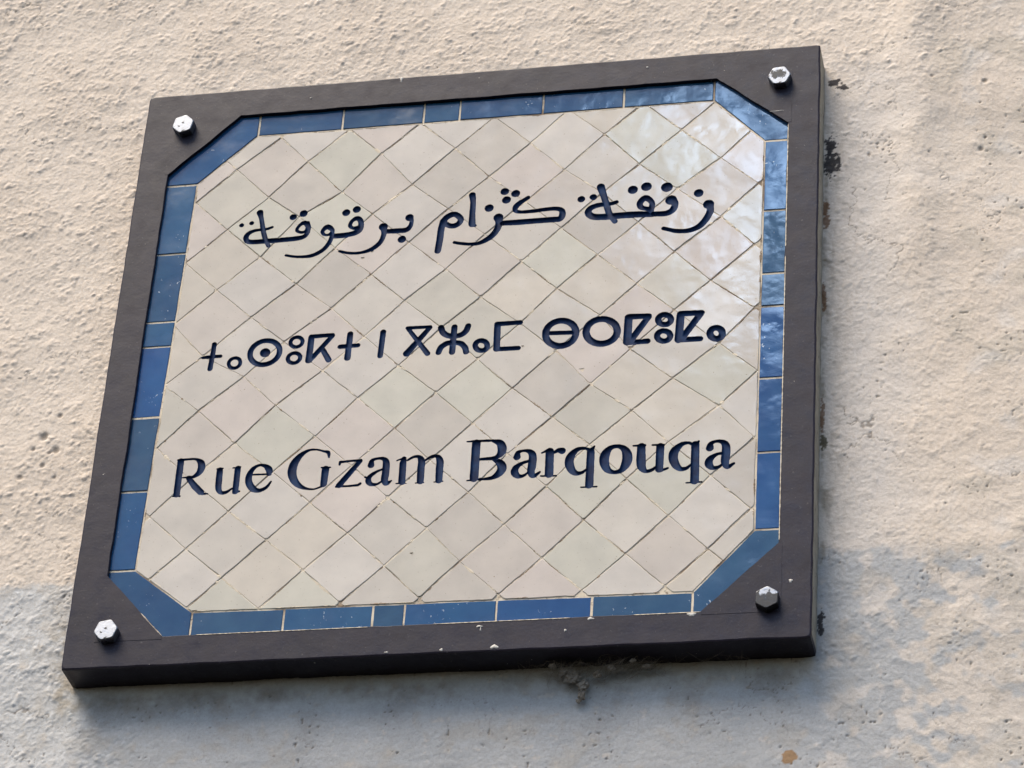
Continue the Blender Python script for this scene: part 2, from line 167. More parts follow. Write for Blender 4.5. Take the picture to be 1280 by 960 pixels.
LAT = {(3,-9):(-210.5,204.2), (4,-9):(-173.5,235.9), (3,-8):(-178.1,170.8), (4,-8):(-146.8,207.1), (5,-8):(-112.1,239.5), (4,-7):(-112.7,170.8), (5,-7):(-81.2,209.7), (2,-8):(-211.8,139.0), (2,-7):(-178.6,107.3), (3,-7):(-148.6,147.6), (3,-6):(-113.2,111.2), (4,-6):(-83.2,144.8), (5,-6):(-50.6,173.8), (6,-6):(-15.6,209.5), (7,-5):(50.7,209.4), (6,-5):(16.8,176.3), (5,-5):(-16.8,144.7), (4,-5):(-48.6,112.3), (7,-4):(82.3,177.9), (5,-4):(17.2,115.1), (8,-4):(115.0,212.9), (8,-3):(146.9,178.1), (9,-3):(181.7,211.4), (9,-2):(216.4,178.3), (8,-2):(180.2,149.1), (8,-1):(218.2,116.6), (7,-3):(116.3,150.1), (1,-7):(-214.0,75.4), (1,-6):(-180.5,44.7), (2,-6):(-143.9,76.3), (2,-5):(-110.5,48.4), (0,-5):(-179.8,-15.8), (0,-6):(-218.3,7.2), (-1,-5):(-215.6,-47.5), (1,-4):(-112.0,-14.6), (1,-3):(-79.3,-43.9), (0,-4):(-149.2,-46.8), (1,-5):(-148.5,17.2), (3,-5):(-78.8,81.1), (3,-4):(-47.4,51.5), (4,-4):(-14.3,81.3), (4,-3):(18.0,50.0), (2,-4):(-79.1,17.4), (2,-3):(-47.1,-14.0), (2,-2):(-12.9,-43.3), (2,-1):(20.2,-75.5), (3,-1):(50.9,-43.5), (4,-1):(85.3,-8.8), (5,-2):(82.5,53.8), (3,-2):(19.5,-12.7), (4,-2):(53.4,20.7), (3,-3):(-13.4,21.3), (6,-2):(115.3,85.7), (6,-1):(150.0,53.4), (7,-1):(180.3,83.9), (7,0):(211.4,52.0), (6,0):(182.4,24.4), (6,1):(220.5,-11.5), (5,0):(147.0,-12.1), (5,-1):(120.5,23.8), (5,1):(183.6,-43.1), (4,0):(115.9,-44.2), (-1,-4):(-180.2,-81.7), (0,-3):(-111.9,-79.4), (-1,-3):(-144.9,-112.0), (-2,-3):(-178.0,-147.8), (-3,-3):(-210.2,-181.6), (-1,-2):(-110.0,-143.5), (-2,-2):(-143.0,-177.1), (-3,-2):(-176.6,-210.4), (-2,-1):(-109.4,-206.8), (-2,-4):(-214.5,-115.2), (1,-2):(-45.0,-76.1), (1,-1):(-13.0,-109.0), (0,-1):(-45.1,-142.5), (1,0):(21.3,-141.6), (0,0):(-10.8,-173.3), (2,0):(51.3,-106.9), (1,1):(52.8,-173.8), (0,1):(18.8,-205.9), (2,1):(84.9,-139.7), (1,2):(85.2,-206.4), (3,0):(86.0,-73.9), (-1,-1):(-75.6,-174.5), (4,1):(151.1,-72.1), (3,1):(118.2,-102.5), (4,2):(182.3,-104.2), (3,2):(149.7,-136.9), (2,2):(117.0,-173.2), (5,2):(222.2,-71.9), (4,3):(217.2,-137.8), (3,3):(184.9,-173.2), (2,3):(152.2,-206.5), (3,4):(217.2,-205.5), (-1,0):(-42.7,-206.6)}
FIELD = [(-195.4,239.5),(-244.8,191.0),(-250.2,-199.2),(-197.2,-241.0),(206.7,-243.8),(253.2,-190.4),(253.3,192.6),(208.6,240.2)]
FRAME_IN = [(-212.6,259.5),(-272.2,201.4),(-271.8,-205.5),(-218.8,-263.7),(214.1,-263.4),(272.1,-205.4),(273.9,208.4),(211.4,262.0)]
JOINT_TOP = [(-119.3,251.8),(-46.5,250.6),(-14.3,251.5),(59.3,250.2),(130.2,252.5)]
JOINT_RIGHT = [(261.0,119.2),(262.3,54.9),(262.3,22.1),(261.1,-48.5),(262.6,-119.1)]
JOINT_LEFT = [(-258.9,116.7),(-260.0,45.5),(-259.1,20.0),(-255.3,-51.3),(-261.4,-124.1)]
JOINT_BOTTOM = [(-120.9,-255.3),(-47.9,-252.6),(-22.3,-253.2),(51.7,-252.3),(127.8,-253.0)]
JOINT_CORNER=[(-196.8,252.4),(-259.9,189.4),(-257.5,-198.6),(-195.8,-253.1),(206.4,-253.2),(262.2,-190.4),(259.5,191.3),(206.3,250.9)]
BOLTS = [(-262.4,251.5),(266.1,254.2),(266.0,-257.9),(-264.0,-259.9)]

# ---------------------------------------------------------------- materials
def mat(name, rough=0.6, color=None, **kw):
    mt = bpy.data.materials.new(name)
    mt.use_nodes = True
    b = mt.node_tree.nodes['Principled BSDF']
    b.inputs['Roughness'].default_value = rough
    if color: b.inputs['Base Color'].default_value = (*color, 1)
    for k, v in kw.items(): b.inputs[k.replace('_', ' ')].default_value = v
    return mt, mt.node_tree, b
def noise(t, scale, detail=4, rough=0.55, vec=None, dist=0.0):
    n = N(t, 'ShaderNodeTexNoise', inp={'Scale': scale, 'Detail': detail, 'Roughness': rough, 'Distortion': dist})
    if vec is None:
        tcn = N(t, 'ShaderNodeTexCoord'); vec = tcn.outputs['Object']
    t.links.new(vec, n.inputs['Vector'])
    return n.outputs['Fac']
def ramp(t, fac, a, b, lo=0.0, hi=1.0):
    n = N(t, 'ShaderNodeMapRange', inp={'From Min': a, 'From Max': b, 'To Min': lo, 'To Max': hi})
    t.links.new(fac, n.inputs['Value'])
    return n.outputs[0]
def mix(t, fac, a, b, mode='MIX'):
    n = N(t, 'ShaderNodeMix', data_type='RGBA', blend_type=mode)
    for s, v in (('Factor', fac), ('A', a), ('B', b)):
        if hasattr(v, 'is_output'): t.links.new(v, n.inputs[s])
        else: n.inputs[s].default_value = v if s == 'Factor' else (*v, 1)
    return n.outputs['Result']
def bump(t, b, h, strength, dist, prev=None):
    n = N(t, 'ShaderNodeBump', inp={'Strength': strength, 'Distance': dist})
    t.links.new(h, n.inputs['Height'])
    if prev is not None: t.links.new(prev, n.inputs['Normal'])
    t.links.new(n.outputs[0], b.inputs['Normal'])
    return n.outputs[0]
def attr(t, name):
    return N(t, 'ShaderNodeAttribute', attribute_name=name).outputs['Color']

# painted plaster: its paint colours are baked per vertex of the wall, grain is added here
M_wall, t, b = mat('painted_plaster', 0.88)
c = attr(t, 'paint')
c = mix(t, ramp(t, noise(t, 420, 5, 0.65), 0.3, 0.7), c, mix(t, 1.0, c, (0.84, 0.82, 0.79), 'MULTIPLY'))
c = mix(t, ramp(t, noise(t, 1500, 2), 0.66, 0.72), c, mix(t, 1.0, c, (0.62, 0.58, 0.52), 'MULTIPLY'))
t.links.new(c, b.inputs['Base Color'])
p = bump(t, b, noise(t, 900, 5, 0.6), 0.45, 0.0007)
bump(t, b, noise(t, 300, 4, 0.6), 0.22, 0.0016, p)
b.inputs['Specular IOR Level'].default_value = 0.25

# dark painted angle iron
M_frame, t, b = mat('dark_frame_paint', 0.42, Specular_IOR_Level=0.27)
c = mix(t, ramp(t, noise(t, 26, 5, 0.6), 0.35, 0.68), (0.0090, 0.0062, 0.0150), (0.0140, 0.0098, 0.0205))
c = mix(t, ramp(t, noise(t, 330, 3, 0.6), 0.64, 0.72), c, (0.062, 0.055, 0.058))
mpv = N(t, 'ShaderNodeMapping', inp={'Scale': (30, 300, 420), 'Rotation': (0, .5, 0)})
t.links.new(N(t, 'ShaderNodeTexCoord').outputs['Object'], mpv.inputs['Vector'])
c = mix(t, ramp(t, noise(t, 1.0, 3, 0.6, mpv.outputs[0]), 0.70, 0.76, 0, .7), c, (0.085, 0.075, 0.072))
c = mix(t, ramp(t, noise(t, 210, 2, 0.5), 0.755, 0.765), c, (0.42, 0.39, 0.34))
c = mix(t, ramp(t, noise(t, 14, 6, 0.7, None, 1.2), 0.60, 0.74, 0, .55), c, (0.036, 0.030, 0.034))
t.links.new(c, b.inputs['Base Color'])
t.links.new(ramp(t, noise(t, 60, 4), 0.3, 0.7, 0.34, 0.56), b.inputs['Roughness'])
p = bump(t, b, noise(t, 45, 2, 0.45), 0.14, 0.003)
bump(t, b, noise(t, 420, 3, 0.55), 0.16, 0.0006, p)

# wall paint that has run onto the side of the frame
M_side, t, b = mat('wall_paint_on_frame', 0.75)
c = mix(t, ramp(t, noise(t, 60, 5, 0.65), 0.35, 0.7), (0.36, 0.33, 0.26), (0.22, 0.205, 0.165))
c = mix(t, ramp(t, noise(t, 150, 4, 0.6), 0.60, 0.68), c, (0.07, 0.055, 0.04))
t.links.new(c, b.inputs['Base Color'])
bump(t, b, noise(t, 300, 4), 0.4, 0.0008)

# glazed hand cut tiles
def glaze(name, spec):
    mt, t, b = mat(name, 0.14)
    c = attr(t, 'glaze')
    tco = N(t, 'ShaderNodeTexCoord').outputs['Object']
    c = mix(t, ramp(t, noise(t, 34, 4, 0.55, tco), 0.34, 0.68), c, mix(t, 1.0, c, spec['tint'], 'MULTIPLY'))
    c = mix(t, ramp(t, noise(t, 700, 2, 0.5, tco), 0.72, 0.75), c, mix(t, 1.0, c, spec['speck'], 'MULTIPLY'))
    if 'chip' in spec:
        big = ramp(t, noise(t, 22, 2, 0.5, tco), 0.54, 0.64)
        sp = ramp(t, noise(t, 380, 2, 0.5, tco, 0.6), 0.70, 0.72)
        mu = N(t, 'ShaderNodeMath', operation='MULTIPLY')
        t.links.new(big, mu.inputs[0]); t.links.new(sp, mu.inputs[1])
        c = mix(t, mu.outputs[0], c, spec['chip'])
    t.links.new(c, b.inputs['Base Color'])
    t.links.new(ramp(t, noise(t, 40, 4, 0.6, tco), 0.35, 0.7, 0.07, spec['rough']), b.inputs['Roughness'])
    b.inputs['IOR'].default_value = 1.52
    sv = N(t, 'ShaderNodeVectorMath', operation='ADD')          # every tile was glazed on its own
    t.links.new(tco, sv.inputs[0]); t.links.new(attr(t, 'seed'), sv.inputs[1])
    p = bump(t, b, noise(t, 38, 2, 0.45, sv.outputs[0]), spec['wave'], 0.010)
    bump(t, b, noise(t, 170, 3, 0.5, tco), 0.030, 0.0022, p)
    return mt
M_cream = glaze('cream_glaze', dict(tint=(0.885, 0.885, 0.89), speck=(0.6, 0.52, 0.42), rough=0.20, wave=0.055))
M_blue = glaze('blue_glaze', dict(tint=(0.62, 0.74, 0.86), speck=(0.6, 0.6, 0.7), chip=(0.50, 0.55, 0.60), rough=0.20, wave=0.075))
M_body, t, b = mat('tile_clay', 0.9)
t.links.new(mix(t, noise(t, 300, 3), (0.40, 0.33, 0.25), (0.27, 0.20, 0.14)), b.inputs['Base Color'])

M_grout, t, b = mat('grout', 0.95)
g = ramp(t, noise(t, 30, 4, 0.65), 0.34, 0.50)
c = mix(t, g, (0.22, 0.16, 0.11), (0.66, 0.57, 0.44))
c = mix(t, ramp(t, noise(t, 240, 4, 0.6), 0.56, 0.70), c, (0.24, 0.18, 0.125))
t.links.new(c, b.inputs['Base Color'])
bump(t, b, noise(t, 900, 3), 0.5, 0.0006)

M_mortar, t, b = mat('pale_mortar', 0.95)
t.links.new(mix(t, noise(t, 160, 4, 0.65), (0.72, 0.64, 0.51), (0.56, 0.47, 0.345)), b.inputs['Base Color'])
M_crumb, t, b = mat('dark_mortar', 0.95)
t.links.new(mix(t, noise(t, 160, 4, 0.65), (0.20, 0.145, 0.10), (0.36, 0.27, 0.185)), b.inputs['Base Color'])

M_ink, t, b = mat('navy_letter_paint', 0.55, Specular_IOR_Level=0.12)
c = mix(t, ramp(t, noise(t, 120, 4, 0.6), 0.35, 0.7), (0.005, 0.014, 0.052), (0.008, 0.036, 0.108))
t.links.new(c, b.inputs['Base Color'])
bump(t, b, noise(t, 700, 3), 0.25, 0.0005)

def bolt_mat(name, amount, low, mark):
    mt, t, b = mat(name, 0.3, Metallic=1.0)
    tco = N(t, 'ShaderNodeTexCoord').outputs['Object']
    sp = N(t, 'ShaderNodeSeparateXYZ'); t.links.new(tco, sp.inputs[0])
    ns = noise(t, 230, 3, 0.55, tco, 0.8)
    ma = N(t, 'ShaderNodeMath', operation='MULTIPLY_ADD', inp={1: -low})     # more dirt lower on the head
    t.links.new(sp.outputs['Z'], ma.inputs[0]); t.links.new(ns, ma.inputs[2])
    dirt = ramp(t, ma.outputs[0], amount, amount + 0.03)
    # a smear of dark paint in the middle of the face
    vl = N(t, 'ShaderNodeVectorMath', operation='LENGTH')
    mp = N(t, 'ShaderNodeMapping', inp={'Location': (.0006, 0, -.0012), 'Scale': (.8, 0, 1.3)})
    t.links.new(tco, mp.inputs['Vector']); t.links.new(mp.outputs[0], vl.inputs[0])
    mb = N(t, 'ShaderNodeMath', operation='MULTIPLY_ADD', inp={1: -75.0})
    t.links.new(vl.outputs['Value'], mb.inputs[0]); t.links.new(noise(t, 260, 3, 0.7, tco, 1.0), mb.inputs[2])
    dk = N(t, 'ShaderNodeMath', operation='MAXIMUM')
    t.links.new(dirt, dk.inputs[0]); t.links.new(ramp(t, mb.outputs[0], mark, mark + .05), dk.inputs[1])
    dirt = dk.outputs[0]
    c = mix(t, noise(t, 500, 3, 0.5, tco), (0.37, 0.38, 0.40), (0.26, 0.27, 0.29))
    c = mix(t, dirt, c, (0.018, 0.017, 0.018))
    t.links.new(c, b.inputs['Base Color'])
    inv = N(t, 'ShaderNodeMath', operation='SUBTRACT', inp={0: 1.0}); t.links.new(dirt, inv.inputs[1])
    t.links.new(inv.outputs[0], b.inputs['Metallic'])
    t.links.new(ramp(t, noise(t, 300, 3, 0.5, tco), 0.3, 0.7, 0.34, 0.55), b.inputs['Roughness'])
    bump(t, b, noise(t, 420, 3, 0.5, tco), 0.12, 0.0008)
    return mt

M_web, t, b = mat('dusty_web', 0.95)
t.links.new(mix(t, noise(t, 200, 3), (0.15, 0.12, 0.095), (0.30, 0.26, 0.21)), b.inputs['Base Color'])
M_splash, _, _ = mat('cream_paint_drops', 0.7, (0.55, 0.52, 0.47))

# ---------------------------------------------------------------- helpers
def P3(x, y, z):                                   # sign millimetres (x, up, out) -> world
    return (x * .001, -z * .001, y * .001)
def link_mesh(name, verts, faces, mats, parent=None, smooth=False, fmat=None):
    me = bpy.data.meshes.new(name)
    me.from_pydata([P3(*v) for v in verts], [], faces)
    for mt in (mats if isinstance(mats, (list, tuple)) else [mats]): me.materials.append(mt)
    if fmat is not None: me.polygons.foreach_set('material_index', fmat)
    if smooth: me.polygons.foreach_set('use_smooth', [True] * len(me.polygons))
    me.update()
    o = bpy.data.objects.new(name, me)
    COL.objects.link(o)
    if parent: o.parent = parent
    return o
def fix_normals(o):
    bm = bmesh.new(); bm.from_mesh(o.data)
    bmesh.ops.recalc_face_normals(bm, faces=bm.faces)
    bm.to_mesh(o.data); bm.free()

def fade(t): return t * t * t * (t * (t * 6 - 15) + 10)
PERM = rng.permutation(512).astype(np.int64)
ANG = rng.random(512) * 2 * math.pi
GX, GY = np.cos(ANG), np.sin(ANG)
def perlin(x, y, seed=0):
    x = x + seed * 37.71; y = y + seed * 91.37
    xi = np.floor(x).astype(np.int64); yi = np.floor(y).astype(np.int64)
    xf = x - xi; yf = y - yi
    u, v = fade(xf), fade(yf)
    def g(i, j):
        h = PERM[(PERM[(xi + i) & 511] + yi + j) & 511]
        return GX[h] * (xf - i) + GY[h] * (yf - j)
    a = g(0, 0) * (1 - u) + g(1, 0) * u
    b_ = g(0, 1) * (1 - u) + g(1, 1) * u
    return (a * (1 - v) + b_ * v) * 1.45
def sstep(a, b_, x):
    k = np.clip((x - a) / (b_ - a), 0, 1)
    return k * k * (3 - 2 * k)

def tag(o, label, cat, group=None):
    o['label'] = label; o['category'] = cat
    if group: o['group'] = group

# ---------------------------------------------------------------- the plaster wall
WALL_Z = -30.5
def axis(lo, hi, step, far):
    core = np.arange(lo, hi + step, step)
    k = []; s, x = step, hi
    while x < far:
        s *= 1.12; x += s; k.append(x)
    k = np.array(k)
    return np.concatenate([(lo - (k - hi))[::-1], core, k + (core[-1] - hi)])
xs = axis(-545, 545, WALL_STEP, 1700); ys = axis(-470, 515, WALL_STEP, 1700)
X, Y = np.meshgrid(xs, ys)
inner = sstep(900, 600, np.maximum(np.abs(X), np.abs(Y)))
big = perlin(X / 90, Y / 90, 1); mid = perlin(X / 34, Y / 34, 2); sm = perlin(X / 14, Y / 14, 3)
# how rough the plaster is: coarse to the left and above, floated smoother to the right and below
rough = np.ones_like(X)
rough *= 1 - 0.48 * sstep(300, 345, X + 12 * mid) * sstep(300, 250, Y + 14 * mid)
rough *= 1 - 0.22 * sstep(395, 430, X + 20 * big)
rough *= 1 - 0.74 * sstep(-285, -310, Y + 10 * mid) * sstep(-270, -215, X + 25 * mid) * (1 - .45 * sstep(270, 330, X))
rough *= 0.86 + 0.3 * sstep(-.4, .5, big)
n1 = perlin(X / 9.5, Y / 9.0, 4); n2 = perlin(X / 5.0, Y / 4.8, 5); n3 = perlin(X / 2.7, Y / 2.6, 6)
# roughcast: lumps of all sizes flung on and left to dry, run together by a random warp
def lumps(x, y, cell, seed, dens):
    xi = np.floor(x / cell).astype(np.int64); yi = np.floor(y / cell).astype(np.int64)
    out = np.zeros_like(x)
    for dj in (-1, 0, 1):
        for di in (-1, 0, 1):
            h = PERM[(PERM[(xi + di + seed * 17) & 511] + yi + dj + seed * 5) & 511]
            h2 = PERM[(h + 101 + seed) & 511]; h3 = PERM[(h2 + 57) & 511]
            px_ = (xi + di + h / 511.) * cell; py_ = (yi + dj + h2 / 511.) * cell
            r_ = cell * (.22 + .50 * (h3 / 511.) ** 1.5)
            live = (PERM[(h3 + 211) & 511] < 512 * dens)
            q_ = 1 - ((x - px_) ** 2 + (y - py_) ** 2) / r_ ** 2
            out = np.maximum(out, np.where(live, np.maximum(q_, 0) ** .8 * r_ / cell, 0))
    return out
wx = X + 1.5 * perlin(X / 6, Y / 6, 7) + 1.1 * perlin(X / 2.4, Y / 2.4, 71); wy = Y + 1.5 * perlin(X / 6, Y / 6, 72) + 1.1 * perlin(X / 2.4, Y / 2.4, 73)
dens_ = np.clip(.62 + .5 * mid, .25, .95)
blob = 1.15 * lumps(wx, wy, 6.2, 1, .40) + 1.2 * lumps(wx, wy, 4.1, 2, .55) + .85 * lumps(wx, wy, 2.8, 3, .6)
H = rough * (.64 * blob * (.6 + .7 * sstep(-.4, .4, sm + .4 * mid)) + .20 * n1 + 0.17 * n3)
# dragged wrinkles on the smoother side, running down to the right
a, bb = X * .82 + Y * -.57, X * .57 + Y * .82
wr = perlin(a / 24, bb / 6.5, 8) + .5 * perlin(a / 12, bb / 4, 9)
smooth = 1 - np.clip(rough, 0, 1)
H += smooth * 0.5 * np.maximum(0, wr) * sstep(240, 320, X)
H += smooth * 0.40 * np.abs(perlin(X / 16, Y / 9, 10)) + 0.10 * n3 * smooth
pit = perlin(X / 3.6, Y / 3.6, 12)
H -= 0.9 * sstep(.66, .86, pit + .35 * mid) * sstep(.25, .6, smooth)
H += 1.3 * big + 0.5 * mid + 0.25 * sm
# an old vertical join in the render to the right of the sign
rx = 378 + 10 * perlin(Y / 70, Y * 0, 13) + 4 * perlin(Y / 22, Y * 0, 14)
up = sstep(-60, 160, Y)
H += up * (3.6 * np.exp(-((X - rx) / 20) ** 2) - 5.0 * sstep(-5, 110, X - rx) + 1.6 * sstep(-60, 0, X - rx))
H += 2.0 * up * sstep(30, 160, X - rx) * big
# a few hairline cracks
ck = np.abs(perlin(X / 75 + .10 * n1, Y / 60 + .10 * n2, 51)) + .006
crack = sstep(.016, .008, ck) * sstep(.12, .3, perlin(X / 95, Y / 80, 52))
H -= .55 * crack
holes = [(-359.8, -45.9, 4.0), (-347, -60.4, 3.6), (-375.2, -85.8, 2.6), (-348.5, -25.6, 2.4), (-356.8, -75.8, 2.2),
         (-352, -63, 2.0), (-344, -88, 1.8), (-367, -59, 2.4), (317, -208, 1.2), (432, 190, 2.2), (436, 262, 2.4), (392, 268, 1.8)]
dark = np.zeros_like(X)
for hx, hy, hr in holes:
    d = np.hypot(X - hx, (Y - hy)) / hr * (1 + .35 * n2)
    H -= hr * .5 * np.exp(-(d / 1.0) ** 4)
    dark = np.maximum(dark, np.exp(-(d / .95) ** 4))
# flat rim of mortar where the sign sits on the wall
H *= inner
# colours of the paint coats
def lerp(c0, c1, k): return c0 * (1 - k[..., None]) + np.array(c1) * k[..., None]
cw = np.empty(X.shape + (3,)); cw[:] = WALL_CREAM
cw = lerp(cw, WALL_CREAM_2, sstep(-.5, .6, big + .4 * mid))
cw = lerp(cw, (0.66, 0.615, 0.575), .8 * sstep(285, 340, X) * sstep(400, 330, X + 18 * mid) * sstep(330, 240, Y + 16 * mid))
cw = lerp(cw, (0.50, 0.455, 0.385), .42 * sstep(.12, .6, mid + .5 * perlin(X / 60, Y / 60, 21)) * sstep(365, 420, X))
cw = lerp(cw, (0.66, 0.65, 0.64), .3 * sstep(.2, .6, perlin(X / 26, Y / 26, 20)) * sstep(380, 430, X))
# grey-blue lower coat with a ragged upper edge
edge_y = -195 + 4.5 * perlin(X / 45, X * 0, 15) + 2.5 * perlin(X / 12, X * 0, 16)
band = sstep(3.5, -3.5, Y - edge_y + 3.0 * n1 + 2 * n3)
thin = sstep(.05, .55, perlin(X / 30, Y / 22, 17) + .55 * n1 + .75 * sstep(345, 440, X)) * .75
blue = np.empty(X.shape + (3,)); blue[:] = WALL_BLUE
blue = lerp(blue, WALL_BLUE_2, sstep(-.5, .6, perlin(X / 70, Y / 40, 18) + .3 * sm))
blue = lerp(blue, WALL_BLUE_L, sstep(-255, -330, X + 22 * mid))
cw = lerp(cw, (0, 0, 0), band * 0) * 1.0
k = band * (1 - thin * sstep(250, 350, X + 30 * mid)) * (1 - .35 * sstep(.5, .8, n1 + .4 * n3))
cw = cw * (1 - k[..., None]) + blue * k[..., None]
cw = lerp(cw, (0.44, 0.40, 0.35), .38 * band * sstep(.1, .5, perlin(X / 40, Y / 30, 19) + .4 * n1))
# run-off grime under the frame and at its left foot
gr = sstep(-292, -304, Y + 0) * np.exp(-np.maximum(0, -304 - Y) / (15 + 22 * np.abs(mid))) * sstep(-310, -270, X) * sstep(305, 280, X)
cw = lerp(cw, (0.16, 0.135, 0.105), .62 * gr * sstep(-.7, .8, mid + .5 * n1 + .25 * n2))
gl = np.exp(-((X + 303 + 6 * mid) / 16) ** 2) * sstep(-215, -250, Y) * sstep(-330, -290, Y)
cw = lerp(cw, (0.36, 0.29, 0.19), .62 * gl * sstep(-.4, .3, n1))
ge = np.exp(-np.abs(X - 304) / 7) * sstep(240, 200, Y) * sstep(-240, -180, Y)
cw = lerp(cw, (0.22, 0.17, 0.11), .65 * ge * sstep(.05, .45, perlin(X / 7, Y / 26, 22) + .3 * n2))
vs = np.abs(perlin(X / 7.5 + .3 * mid, Y / 30, 23))
cw = lerp(cw, (0.30, 0.29, 0.28), .5 * sstep(.06, .0, vs) * sstep(-310, -330, Y) * sstep(-405, -370, Y) * sstep(.1, .35, perlin(X / 30, Y / 16, 24)) * sstep(-250, -200, X))
# spots of dark frame paint and rust on the wall
def spot(x0, y0, rx_, ry_, rag=.9, sd=30):
    d = np.hypot((X - x0) / rx_, (Y - y0) / ry_) + rag * (.6 * perlin(X / 4, Y / 4, sd) + .5 * perlin(X / 1.9, Y / 1.9, sd + 1))
    return sstep(1.0, .86, d)
for s_ in ((308.5, 272, 5.5, 4.0), (316, 266, 6, 2.6), (305.5, 203, 5, 9), (306.5, 184, 7.5, 13), (303.0, -262, 3, 11)):
    cw = lerp(cw, (0.035, 0.032, 0.036), .95 * spot(*s_))
for s_ in ((302.2, 138, 3, 7), (302.5, 124, 3.5, 7), (301.8, 45, 2, 14), (301.8, -70, 2.2, 16)):
    cw = lerp(cw, (0.19, 0.085, 0.030), .8 * spot(*s_, rag=.8, sd=40))
cw = lerp(cw, (0.09, 0.075, 0.04), .9 * spot(303, -96, 3.2, 7, .7, 44))
cw = lerp(cw, (0.36, 0.23, 0.13), spot(280.6, -375.6, 6.2, 6.8, .35, 50))
cw = lerp(cw, (0.20, 0.17, 0.14), .7 * crack)
cw = lerp(cw, (0.10, 0.075, 0.055), np.clip(dark * .6, 0, 1))
cw = lerp(cw, (0.16, 0.13, 0.10), .7 * sstep(.72, .86, pit + .35 * mid) * sstep(.3, .6, smooth))
cw = lerp(cw, (0.15, 0.13, 0.11), .6 * sstep(.84, .95, perlin(X / 5, Y / 5, 33) + .15 * n3))

ny_, nx_ = X.shape
co = np.empty((ny_ * nx_, 3), np.float32)
co[:, 0] = X.ravel() * .001; co[:, 1] = -(WALL_Z + H.ravel()) * .001; co[:, 2] = Y.ravel() * .001
i = (np.arange(ny_ - 1)[:, None] * nx_ + np.arange(nx_ - 1)[None]).ravel()
quads = np.stack([i, i + 1, i + nx_ + 1, i + nx_], 1).astype(np.int32)
# close the slab so that the wall has a thickness
bc = np.array([(xs[0], ys[0]), (xs[-1], ys[0]), (xs[-1], ys[-1]), (xs[0], ys[-1])]) * .001
nv = len(co)
co = np.vstack([co, np.array([(x_, .25, y_) for x_, y_ in bc], np.float32)])
me = bpy.data.meshes.new('plaster_wall')
me.vertices.add(len(co)); me.vertices.foreach_set('co', co.ravel())
edge0 = list(range(0, nx_)); edge1 = [r_ * nx_ + nx_ - 1 for r_ in range(ny_)]
edge2 = list(range(nx_ * ny_ - 1, nx_ * (ny_ - 1) - 1, -1)); edge3 = [r_ * nx_ for r_ in range(ny_ - 1, -1, -1)]
rims = [[nv, nv + 1] + edge0[::-1], [nv + 1, nv + 2] + edge1[::-1], [nv + 2, nv + 3] + edge2[::-1], [nv + 3, nv] + edge3[::-1], [nv + 3, nv + 2, nv + 1, nv]]
loops = np.concatenate([quads.ravel()] + [np.array(r_, np.int32) for r_ in rims])
tot = np.concatenate([np.full(len(quads), 4, np.int32), np.array([len(r_) for r_ in rims], np.int32)])
start = np.concatenate([[0], np.cumsum(tot)[:-1]]).astype(np.int32)
me.loops.add(len(loops)); me.loops.foreach_set('vertex_index', loops)
me.polygons.add(len(tot)); me.polygons.foreach_set('loop_start', start); me.polygons.foreach_set('loop_total', tot)
sm_ = np.ones(len(tot), bool); sm_[-5:] = False
me.polygons.foreach_set('use_smooth', sm_)
me.update(calc_edges=True); me.validate()
ca = me.color_attributes.new('paint', 'FLOAT_COLOR', 'POINT')
cc = np.ones((len(co), 4), np.float32); cc[:nv, :3] = cw.reshape(-1, 3); cc[nv:, :3] = WALL_CREAM
ca.data.foreach_set('color', cc.ravel())
me.materials.append(M_wall)
wall = bpy.data.objects.new('plaster_wall', me)
COL.objects.link(wall)
tag(wall, 'rough cream plaster wall with a grey-blue painted lower band behind the street sign', 'wall')

# ---------------------------------------------------------------- the street sign
sign = bpy.data.objects.new('street_sign', None)
COL.objects.link(sign)
sign.empty_display_size = .1
tag(sign, 'tiled street name sign in a dark metal frame bolted to the plaster wall', 'street sign')

HW, HH, DEPTH, LIP = 300.0, 290.6, 31.0, 3.2
INX0, INX1, INY0, INY1 = -272.0, 273.0, -263.6, 261.4           # inside of the angle iron, straight sides

def dense(poly, step, jit=0.0, lo=0.0, closed=True, sd=0):
    """resample a polygon and let its outline wander a little, as hand work does"""
    out = []; n = len(poly)
    for k in range(n if closed else n - 1):
        a_, b_ = np.array(poly[k], float), np.array(poly[(k + 1) % n], float)
        L = np.linalg.norm(b_ - a_); c_ = max(1, int(round(L / step)))
        nrm = np.array([b_[1] - a_[1], a_[0] - b_[0]]) / max(L, 1e-9)
        for q in range(c_):
            p_ = a_ + (b_ - a_) * q / c_
            if q:
                w = jit * (random.random() * 2 - 1)
                if lo: w += lo * float(perlin(np.array(p_[0] / 23 + sd), np.array(p_[1] / 23), 60))
                p_ = p_ + nrm * w
            out.append((p_[0], p_[1]))
    return out

